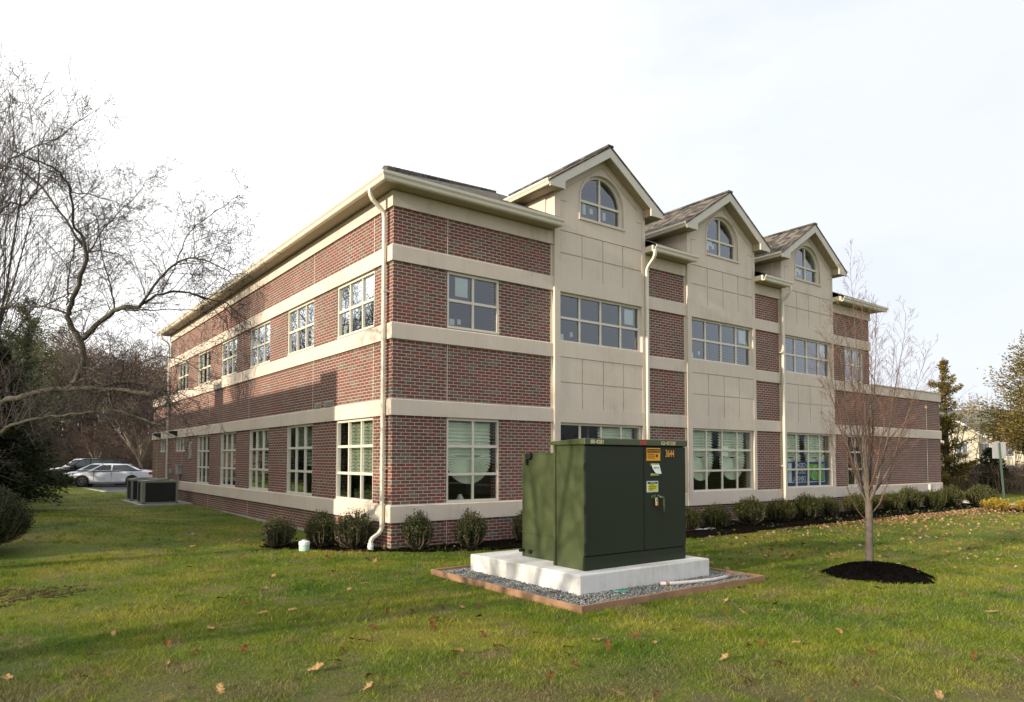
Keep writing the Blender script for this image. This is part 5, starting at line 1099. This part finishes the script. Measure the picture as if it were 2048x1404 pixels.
# ------------------------------------------------------------------ cream house far right, sign, tarp, posts
ch=thing('cream_house','large cream sided house with a grey green roof far behind the bare trees','house',(86,22,-2))
hd=Vector((.81,-.59,0)); hn=Vector((-.59,-.81,0)); C0=Vector((83.5,22.5,0))   # local axes: along the front, towards the viewer
def hp(s,d,z): v=C0+hd*s+hn*d; return (v.x,v.y,z)
def hbox(mb,s0,s1,d0,d1,z0,z1): mb.hexa([hp(s0,d1,z0),hp(s1,d1,z0),hp(s1,d0,z0),hp(s0,d0,z0),hp(s0,d1,z1),hp(s1,d1,z1),hp(s1,d0,z1),hp(s0,d0,z1)])
mb=MB(); hbox(mb,-8,14,-10,0,-2.5,3.6); hbox(mb,-2.6,3.6,0,1.5,-2.5,2.9); mb.loft([[hp(-2.6,1.5,2.9),hp(3.6,1.5,2.9),hp(.5,1.5,4.6)],[hp(-2.6,-2,2.9),hp(3.6,-2,2.9),hp(.5,-2,4.6)]]); mb.build('wall',M['siding'],ch)
mb=MB(); mb.loft([[hp(-9,.7,3.5),hp(15,.7,3.5),hp(13,-5,6.2),hp(-7,-5,6.2)],[hp(-9,-10.7,3.5),hp(15,-10.7,3.5),hp(13,-5.1,6.2),hp(-7,-5.1,6.2)]])
for sg in (-1,1): mb.loft([[hp(.5,1.9,4.95),hp(.5+sg*3.6,1.9,2.95),hp(.5+sg*3.6,1.9,2.8),hp(.5,1.9,4.8)],[hp(.5,-3,4.95),hp(.5+sg*3.6,-3,2.95),hp(.5+sg*3.6,-3,2.8),hp(.5,-3,4.8)]])
mb.build('roof',M['farroof'],ch)
mb=MB()
for sg in (-1,1): mb.loft([[hp(.5,1.95,4.85),hp(.5+sg*3.6,1.95,2.85),hp(.5+sg*3.6,1.95,2.5),hp(.5,1.95,4.5)],[hp(.5,1.8,4.85),hp(.5+sg*3.6,1.8,2.85),hp(.5+sg*3.6,1.8,2.5),hp(.5,1.8,4.5)]])
mb.build('gable_trim',M['whitetrim'],ch)
for s,z,dd in [(-1.6,1.2,1.5),(1.6,1.2,1.5),(-1.6,-1.3,1.5),(1.6,-1.3,1.5),(5.2,1.2,0),(5.2,-1.3,0),(8,1.2,0),(8,-1.3,0),(-5,1.2,0),(-5,-1.3,0),(11,1.2,0),(11,-1.3,0)]:
    mb=MB(); hbox(mb,s-.75,s+.75,dd,dd+.08,z-.85,z+.85); q=mb.build('window',M['whitetrim'],ch); mb=MB(); hbox(mb,s-.6,s-.05,dd+.08,dd+.1,z-.7,z+.7); hbox(mb,s+.05,s+.6,dd+.08,dd+.1,z-.7,z+.7); mb.build('pane',M['farglass'],q)
sg=thing('road_sign','blank grey back of a metal sign on a green post by the drive','sign',(29.9,-.75,-1.76))
vx=Vector((.80,-.60,0)); vn=Vector((-.60,-.80,0)); S0=Vector((29.72,-.52,0))
mb=MB(); a=S0+vx*-.29; b=S0+vx*.30; mb.hexa([tuple(a+vn*.0+Vector((0,0,.08))),tuple(b+Vector((0,0,.10))),tuple(b-vn*.012+Vector((0,0,.10))),tuple(a-vn*.012+Vector((0,0,.08))),tuple(a+Vector((0,0,.80))),tuple(b+Vector((0,0,.80))),tuple(b-vn*.012+Vector((0,0,.80))),tuple(a-vn*.012+Vector((0,0,.80)))]); mb.build('sign_plate',M['grey'],sg)
mb=MB(); pt=S0+vn*.02; pb=S0+vn*.02+vx*.16
for o1 in (-.035,.035): mb.tube([tuple(pb+vx*o1+Vector((0,0,-1.85))),tuple(pt+vx*o1*.9+Vector((0,0,.78)))],.016,4)
mb.tube([tuple(pb+Vector((0,0,-1.85))-vn*.012),tuple(pt+Vector((0,0,.78))-vn*.012)],.03,4); mb.build('post',M['post'],sg)
mb=MB(); rg=np.random.default_rng(9); C1=Vector((63.7,11.4,-1.9)); rings=[]
for k in range(5):
    f=k/4; rings.append([tuple(C1+vx*(math.cos(2*PI*j/14)*1.7*(1-f*.55)+rg.normal(0,.08))+vn*(math.sin(2*PI*j/14)*1.0*(1-f*.6))+Vector((0,0,1.25*f+rg.normal(0,.06)))) for j in range(14)])
mb.loft(rings); tag(mb.build('tarpaulin_pile',M['tarp']),'bright blue tarpaulin over a low pile near the cream house','tarpaulin')
def marker(x,y,label,c1='ypost',z=None):
    t=thing('marker_post',label,'post',(x,y,-1.72),group='marker posts round the parking lot'); mb=MB(); mb.cyl((x,y,-1.72),.085,.75,12); mb.build('base',M[c1],t); mb=MB(); mb.cyl((x,y,-.97),.087,.42,12); mb.build('top',M['pvc'],t)
marker(-3.55,38.3,'yellow and white marker post left of the white car'); marker(2.55,36.8,'yellow marker post between the sedan and the brick wall'); marker(-5.0,38.8,'marker post seen through the dark evergreen')
# ------------------------------------------------------------------ cars
def car(name,label,loc,yaw,kind,paint):
    """front towards +x; body > nothing, cabin, windows, wheels > rim, lamps, mirror"""
    t=thing(name,label,'car',(0,0,0),group='cars parked in the lot')
    if kind=='sedan':
        st=[(-2.33,.36,.74,.66),(-2.25,.30,.93,.76),(-1.9,.22,1.0,.84),(-1.2,.18,.98,.875),(0,.17,.94,.88),(.9,.18,.93,.875),(1.5,.19,.86,.86),(2.0,.22,.76,.80),(2.28,.27,.66,.68),(2.35,.34,.56,.55)]
        cab=[(-1.75,.99,.0),(-.95,1.35,.0),(.10,1.39,0),(.35,1.365,0),(1.15,.95,0)]; wr=.32; ax=(1.42,-1.24); bw=.86; rw=.60; belt=.95
    else:
        st=[(-2.28,.42,1.05,.74),(-2.22,.35,1.12,.84),(-1.9,.28,1.13,.90),(-1.2,.26,1.12,.92),(0,.25,1.10,.92),(.9,.26,1.08,.91),(1.5,.28,1.04,.90),(1.95,.32,.97,.86),(2.2,.36,.86,.76),(2.28,.45,.70,.66)]
        cab=[(-2.22,1.12,.0),(-2.0,1.62,.0),(-1.0,1.69,0),(.20,1.67,0),(.42,1.64,0),(1.15,1.08,0)]; wr=.37; ax=(1.36,-1.32); bw=.90; rw=.68; belt=1.11
    mb=MB(); rings=[]
    for x,zb,zt,w in st:
        h=[(0,zb),(w*.86,zb),(w,zb+.12),(w*1.0,(zb+zt)/2),(w*.97,zt-.10),(w*.86,zt-.015),(w*.5,zt+.015),(0,zt+.02)]
        rings.append([(x,y,z) for y,z in h]+[(x,-y,z) for y,z in h[-2:0:-1]])
    mb.loft(rings); mb.build('body',M[paint],t,smooth=False,uv=False,bevel=.02)
    def cy(z): 
        f=(z-belt)/(max(q[1] for q in cab)-belt); return bw+(rw-bw)*max(0,min(1,f))
    mb=MB(); prof=cab; rings=[]
    top=[(x,z) for x,z,_ in prof]
    L1=[(x,cy(z),z) for x,z in top]; R1=[(x,-cy(z),z) for x,z in top]; 
    n=len(top)
    mb.quad(*[(x,y,z) for x,y,z in L1]); mb.quad(*[(x,y,z) for x,y,z in R1[::-1]])
    for i in range(n-1): mb.quad(L1[i],R1[i],R1[i+1],L1[i+1])
    mb.build('cabin',M[paint],t,uv=False,bevel=.015)
    # side glass in two lights, windscreen, rear window
    zt=max(q[1] for q in cab)
    def edge(z,front):
        seg=top if front else top
        xs=[]
        for (xa,za),(xb,zb_) in zip(top[:-1],top[1:]):
            if (za-z)*(zb_-z)<=0 and za!=zb_: xs.append(xa+(xb-xa)*(z-za)/(zb_-za))
        return max(xs) if front else min(xs)
    zl,zh=belt+.04,zt-.09
    fx0,fx1=edge(zl,True)-.16,edge(zh,True)-.08; rx0,rx1=edge(zl,False)+.2,edge(zh,False)+.12
    if kind!='sedan': rx0,rx1=edge(zl,False)+.12,edge(zh,False)+.1
    mid=-.12
    for sgn in (-1,1):
        def sp_(x,z): return (x,sgn*(cy(z)+.006),z)
        for pts in ([(mid+.04,zl),(fx0,zl),(fx1,zh),(mid+.04,zh)],[(rx0,zl),(mid-.04,zl),(mid-.04,zh),(rx1,zh)]):
            mb=MB(); q=[sp_(x,z) for x,z in pts]; q2=[(x,y-sgn*.01,z) for x,y,z in q]
            mb.loft([q,q2] if sgn>0 else [q2,q]); mb.build('side_window',M['carglass'],t,uv=False)
    for a,b,nm in ((top[-1],top[-2],'windscreen'),(top[0],top[1],'rear_window')):
        s=1 if nm=='windscreen' else -1; mb=MB()
        A=[(a[0]*.88+b[0]*.12+s*.008,y,a[1]*.88+b[1]*.12+.008) for y in (-cy(a[1])+.1,cy(a[1])-.1)]; B=[(a[0]*.12+b[0]*.88+s*.008,y,a[1]*.12+b[1]*.88+.008) for y in (cy(b[1])-.08,-cy(b[1])+.08)]
        mb.quad(*(A+B)); mb.build(nm,M['carglass'],t,uv=False)
    for x in ax:
        for sgn in (-1,1):
            yw=sgn*(bw-.13)
            mb=MB(); mb.cyl((x,sgn*(bw-.16),wr+.015),wr+.055,sgn*.185,24,'Y'); mb.build('wheel_arch',M['rubber'],t,uv=False)
            mb=MB(); mb.cyl((x,yw,wr),wr,sgn*.17,26,'Y'); wh=mb.build('wheel',M['rubber'],t,uv=False,bevel=.02)
            mb=MB(); mb.cyl((x,yw+sgn*.172,wr),wr*.22,sgn*.012,12,'Y')
            for k in range(7):
                a=2*PI*k/7; c=Vector((x,yw+sgn*.176,wr)); mb.tube([c,c+Vector((math.cos(a),0,math.sin(a)))*wr*.62],wr*.09,4)
            mb.tube([(x+math.cos(2*PI*k/24)*wr*.64,yw+sgn*.174,wr+math.sin(2*PI*k/24)*wr*.64) for k in range(25)],wr*.045,5); mb.build('rim',M['rim'],wh,uv=False)
    fx,fz,fw_=st[-2][0],st[-2][2],st[-2][3]
    for sgn in (-1,1):
        mb=MB(); ys=sorted((sgn*fw_*.62,sgn*(st[-3][3]*1.005))); mb.box(st[-3][0]+.02,st[-2][0]+.02,ys[0],ys[1],fz-.13,fz-.02); mb.build('headlight',M['lamp'],t,uv=False,bevel=.02)
        mb=MB(); ys=sorted((sgn*st[0][3]*.6,sgn*st[1][3]*1.02)); mb.box(st[0][0]-.01,st[1][0]+.14,ys[0],ys[1],st[0][2]-.02,st[1][2]-.05); mb.build('tail_light',M['redlamp'],t,uv=False,bevel=.02)
        mb=MB(); xm=edge(zl,True)-.28; ys=sorted((sgn*(bw-.01),sgn*(bw+.17))); mb.box(xm-.06,xm+.06,ys[0],ys[1],belt+.03,belt+.15); mb.build('mirror',M[paint],t,uv=False,bevel=.03)
        mb=MB(); 
        for xx in (mid,fx0-.1,rx0+.35): mb.box(xx-.006,xx+.006,*sorted((sgn*(.5),sgn*(bw+.021))),.35,belt-.05)
        mb.build('door_seam',M['rubber'],t,uv=False)
    mb=MB(); mb.box(st[-2][0]+.015,st[-1][0]+.012,-.36,.36,fz-.16,fz-.06); mb.box(st[-2][0],st[-1][0]+.01,-.5,.5,.28,.40); mb.build('front_grille',M['rubber'],t,uv=False)
    if kind!='sedan':
        for sgn in (-1,1):
            mb=MB(); mb.tube([(-1.7,sgn*.6,1.70),(-1.6,sgn*.6,1.75),(.1,sgn*.6,1.75),(.25,sgn*.6,1.69)],.018,5); mb.build('roof_rail',M['rubber'],t,uv=False)
    t.location=loc; t.rotation_euler=(0,0,yaw); return t
car('parked_car','silver white sedan nearest the lawn in the parking lot',(-.08,35.55,-1.69),R(162.6),'sedan','white_paint')
car('parked_car','white sedan mostly hidden behind the nearest silver white one',(-.35,38.5,-1.69),R(162.6),'sedan','white_paint')
car('parked_car','black sport utility car between the white cars',(-.45,42.0,-1.69),R(160),'suv','black_paint')
car('parked_car','white sport utility car farthest back, behind the black one',(-.55,45.6,-1.69),R(160),'suv','white_paint')
# ------------------------------------------------------------------ grass
rg=np.random.default_rng(2)
cx0,cy0=-6.4173,-12.0117; fx,fy=math.sin(yaw),math.cos(yaw); rx,ry=math.cos(yaw),-math.sin(yaw)
def cand(n,d0,d1,lat0=-1.02,lat1=1.02):
    d=np.sqrt(rg.uniform(d0*d0,d1*d1,n)); l=rg.uniform(lat0,lat1,n)*d
    return cx0+fx*d+rx*l, cy0+fy*d+ry*l, d
def clump(x,y,f,s):   # cheap value noise for clumpy density
    return np.sin(x*f+1.3*np.sin(y*f*.7+s))*np.sin(y*f*1.1+1.7*np.sin(x*f*.8+2*s))
def okgrass(x,y):
    k=~((x>ex0-.01)&(x<ex1+.01)&(y>ey0-.01)&(y<ey1+.01))
    k&=~((x>-.07)&(y>-.07)); k&=~inpoly(x,y,BED); k&=~(np.hypot(x-4.66,y+6.88)<.74)
    k&=~inpoly(x,y,LOT); k&=~((x>-2.3)&(x<0)&(y>15.2)&(y<19.6)); k&=~inpoly(x,y,rd); k&=~(x>37)
    k&=~((np.hypot((x+5.9)/1.15,(y+1.05)/.75)<1)&(rg.random(x.shape)<.6)); k&=~((np.hypot((x+6.1)/1.5,(y-3.1)/1.0)<1)&(rg.random(x.shape)<.85))
    return k
VV=[];FF=[];AA=[];base=0
for n,d0,d1,h0,w0 in [(340000,3.6,7.5,.034,.0040),(340000,7.5,12.5,.038,.0056),(260000,12.5,22,.040,.0085),(150000,22,42,.05,.016)]:
    x,y,d=cand(n,d0,d1); dens=.62+.38*clump(x,y,2.1,.4)+.25*clump(x,y,6.3,2.); bare=clump(x,y,1.4,4.)*.5+clump(x,y,3.7,1.)*.5
    near=np.clip((-(x*.727+y)-8.8)/1.6,0,1)
    keep=okgrass(x,y)&(rg.random(len(x))<np.clip(dens,.25,1))&~((bare>.2)&(rg.random(len(x))<.8*near))
    x=x[keep];y=y[keep]; n=len(x); z=H(x,y)-.004
    dry=(np.clip(bare*1.3,0,1)*near)[keep]
    h=h0*rg.uniform(.45,1.35,n)*(1+.45*clump(x,y,2.6,3.))*(1-.35*dry); wd=w0*rg.uniform(.6,1.3,n); a=rg.uniform(0,2*np.pi,n); ln=h*rg.uniform(.3,1.6,n); b=rg.uniform(0,2*np.pi,n)
    ca,sa=np.cos(a)*wd/2,np.sin(a)*wd/2; lx,ly=np.cos(b)*ln,np.sin(b)*ln
    p=[np.stack([x-ca,y-sa,z],-1),np.stack([x+ca,y+sa,z],-1),np.stack([x+ca*.7+lx*.4,y+sa*.7+ly*.4,z+h*.6],-1),np.stack([x-ca*.7+lx*.4,y-sa*.7+ly*.4,z+h*.6],-1),np.stack([x+lx,y+ly,z+h],-1)]
    V=np.stack(p,1).reshape(-1,3); i5=base+5*np.arange(n)[:,None]
    FF.append(np.concatenate([i5+np.array([[0,1,2]]),i5+np.array([[0,2,3]]),i5+np.array([[3,2,4]])],0)); VV.append(V); AA.append(np.repeat(rg.random(n)**(1.0),5)); base+=5*n
# coarser tufts
xt,yt,dt_=cand(900,3.8,16,-.8,.8); kk=okgrass(xt,yt); xt=xt[kk];yt=yt[kk]; m=len(xt); k_=26
x=np.repeat(xt,k_)+rg.normal(0,.022,m*k_); y=np.repeat(yt,k_)+rg.normal(0,.022,m*k_); n=m*k_; z=H(x,y)-.004
h=.062*rg.uniform(.5,1.2,n); wd=.005*rg.uniform(.7,1.3,n); a=rg.uniform(0,2*np.pi,n); ln=h*rg.uniform(.3,1.3,n); b=np.arctan2(y-np.repeat(yt,k_),x-np.repeat(xt,k_))+rg.normal(0,.6,n)
ca,sa=np.cos(a)*wd/2,np.sin(a)*wd/2; lx,ly=np.cos(b)*ln,np.sin(b)*ln
p=[np.stack([x-ca,y-sa,z],-1),np.stack([x+ca,y+sa,z],-1),np.stack([x+ca*.7+lx*.4,y+sa*.7+ly*.4,z+h*.6],-1),np.stack([x-ca*.7+lx*.4,y-sa*.7+ly*.4,z+h*.6],-1),np.stack([x+lx,y+ly,z+h],-1)]
VV.append(np.stack(p,1).reshape(-1,3)); i5=base+5*np.arange(n)[:,None]; FF.append(np.concatenate([i5+np.array([[0,1,2]]),i5+np.array([[0,2,3]]),i5+np.array([[3,2,4]])],0)); AA.append(np.repeat(np.repeat(rg.uniform(.05,.8,m),k_)+rg.uniform(-.05,.05,n),5)); base+=5*n
gr_=npmesh('grass',np.concatenate(VV),np.concatenate(FF),M['grass'],attr=np.concatenate(AA)); tag(gr_,'blades of the patchy winter lawn','grass',kind='stuff')
# weeds creeping over the bare soil on the left
lumpy('bare_soil',[(-7.4,-1.9),(-6.5,-1.75),(-6.2,-1.95),(-5.8,-1.6),(-5.5,-1.7),(-5.1,-1.3),(-5.35,-1.15),(-5.2,-.85),(-5.7,-.7),(-5.9,-.85),(-6.3,-.4),(-7.4,-.5)],mat_simple('brown_soil',(.055,.037,.024),1,var=.5,vscale=14,bump=1,bscale=50,spec=0),-.016,.05,.032,seed=9,label='patch of bare soil at the left edge of the lawn',cat='soil')
# ------------------------------------------------------------------ fallen leaves
def oakleaf(seed,col):
    rg_=random.Random(seed); out=[]; n=4; L_=.11
    for k in range(n*2+1):
        f=k/(n*2); wv=(.034 if k%2 else .014)*(1-abs(f-.55)*1.1)+.004; out.append((f*L_,wv*rg_.uniform(.8,1.2)))
    mb=MB(); c=[]; 
    top=[(x,y,.012*math.sin(x*40+seed)+abs(y)*.45*rg_.uniform(.2,1.0)) for x,y in out]; bot=[(x,-y*rg_.uniform(.8,1.2),.010*math.sin(x*35+seed)+abs(y)*.5*rg_.uniform(.1,1)) for x,y in out]
    mid=[(x,0,.004+.006*math.sin(x*30+seed)) for x,y in out]; b=0; mb.v=mid+top+bot; m=len(mid)
    for i in range(m-1): mb.f.append((i,i+1,m+i+1,m+i)); mb.f.append((i+1,i,2*m+i,2*m+i+1))
    mb.tube([(-.03,0,0),(0,0,.004)],.0015,3)
    return mb,col
cols={'tan':mat_simple('tan_leaf',(.30,.185,.085),.9,var=.35,vscale=25,spec=.05),'rust':mat_simple('rust_leaf',(.12,.055,.020),.9,var=.4,vscale=25,spec=.03),'brown':mat_simple('brown_leaf',(.075,.042,.018),.9,var=.4,vscale=25,spec=.03)}
lab={'tan':'pale tan curled oak leaf lying on the front lawn','rust':'rust red curled oak leaf lying on the front lawn','brown':'dark brown curled oak leaf lying on the front lawn'}
protos=[]
for i,c in enumerate(['tan','rust','brown','tan','rust','brown']):
    mb,_=oakleaf(i*3+1,c); o=mb.build('oak_leaf',cols[c],uv=False); tag(o,lab[c],'leaf',c+' oak leaves on the lawn'); protos.append([o,False])
LEAF=[[-6.2,-5.31],[-4.92,-6.46],[-4.07,-7.19],[-3.78,-4.17],[-3.48,-4.45],[-4.21,-6.45],[-5.08,-5.53],[-2.71,-5.0],[-2.41,-4.99],[-2.53,-1.24],[-2.62,-5.87],[-2.25,-5.52],[-2.33,-6.28],[-2.97,-6.79],[-2.49,-6.87],[-2.55,-4.22],[-1.21,-8.26],[-0.14,-8.37],[0.61,-7.3],[0.53,-8.42],[0.06,-8.97],[-0.98,-9.6],[-0.74,-9.8],[-1.54,-9.25],[-1.54,-8.78],[0.01,-7.67],[0.4,-7.22],[-2.75,-7.78],[-2.17,-7.34],[-2.37,-7.75],[-3.23,-7.31],[-0.57,-7.33],[-3.35,-2.57],[-3.63,-2.82],[-3.93,-3.01],[-3.81,-1.26],[-4.88,-5.4],[-4.47,-4.42],[-2.62,-2.86],[-3.5,-5.74],[2.8,-8.17],[2.98,-8.99],[0.64,-9.54],[3.99,-8.22],[-0.82,-9.19],[-0.89,-8.64],[-2.44,-8.6],[-1.72,-7.46],[-2.54,-8.4],[0.96,-7.39],[-2.86,-6.85]]
random.seed(12); ty=[3,0,3,0,1,3,3,1,2,0,1,1,4,2,2,1]
allp=[(x,y,ty[i%16]) for i,(x,y) in enumerate(LEAF)]
k=0
while k<130:
    d=math.sqrt(random.uniform(30,260)); l=random.uniform(-.6,.62)*d; x=cx0+fx*d+rx*l; y=cy0+fy*d+ry*l
    if okgrass(np.array([x]),np.array([y]))[0] and x<12 and not (-7<x<-4 and y>-2): allp.append((x,y,random.choice([0,1,2,3,4,5,2,5]))); k+=1
for x,y,t_ in allp:
    pr=protos[t_]; o=pr[0] if not pr[1] else pr[0].copy()
    if pr[1]: COL.objects.link(o)
    pr[1]=True; s=random.uniform(.75,1.25); o.location=(x,y,h1(x,y)+.026+random.uniform(0,.012)); o.rotation_euler=(random.uniform(-.45,.45),random.uniform(-.4,.4),random.uniform(0,6.28)); o.scale=(s,s,s)
for i,(x,y) in enumerate([(-.55,-5.3),(-.62,-5.15),(-.45,-5.9)]):
    o=protos[(1,4,2)[i]][0].copy(); COL.objects.link(o); o.location=(x,y,-1.69); o.rotation_euler=(.3,.2,i); o['label']=['rust red oak leaf on the gravel against the slab','second rust oak leaf on the gravel beside the slab','brown oak leaf on the gravel near the timber corner'][i]
    if 'group' in o: del o['group']
# litter drift in front of the far hedge, thinning out over the lawn
n=3200; x=rg.uniform(9,26,n); y=-2.1-rg.exponential(.55,n)-.0; kk=rg.random(n)<np.clip((x-8)/10,.06,1); x=x[kk];y=y[kk]
x2,y2,_=cand(1500,11,24,0,.8); kk=okgrass(x2,y2)&(y2<-2)&(x2>2); x=np.concatenate([x,x2[kk]]); y=np.concatenate([y,y2[kk]])
P=np.stack([x,y,H(x,y)+.035],-1); dd=rg.normal(0,1,(len(P),3)); dd[:,2]*=.25
V,F=leafcloud(P,dd,.075,.7,rg,.1); lt=npmesh('leaf_litter',V,F,M['litter'],attr=np.repeat(rg.random(len(P)),4),loops=4); tag(lt,'drift of dry leaves in front of the far hedge and scattered over the lawn','leaf litter',kind='stuff')

# low ivy and weeds in the planting bed
n=5200; x=rg.uniform(-1.9,26,n); y=rg.uniform(-2.3,2.3,n); kk=inpoly(x,y,BED)&(clump(x,y,1.3,.7)+.5*clump(x,y,3.1,2.)>.1)&~((x>-.05)&(y>-.05)); x=x[kk]; y=y[kk]
P=np.stack([x,y,H(x,y)+.02+rg.uniform(0,.07,len(x))],-1); dd=rg.normal(0,1,(len(P),3)); dd[:,2]=abs(dd[:,2])*.5
V,F=leafcloud(P,dd,.07,.75,rg,.1); gc=npmesh('ground_cover',V,F,mat_leaf('ivy_leaves',[(.012,.022,.006),(.035,.055,.012),(.08,.10,.03)],.2),attr=np.repeat(rg.random(len(P)),4),loops=4); tag(gc,'low ivy and weeds among the shrubs of the planting bed','ground cover',kind='stuff')
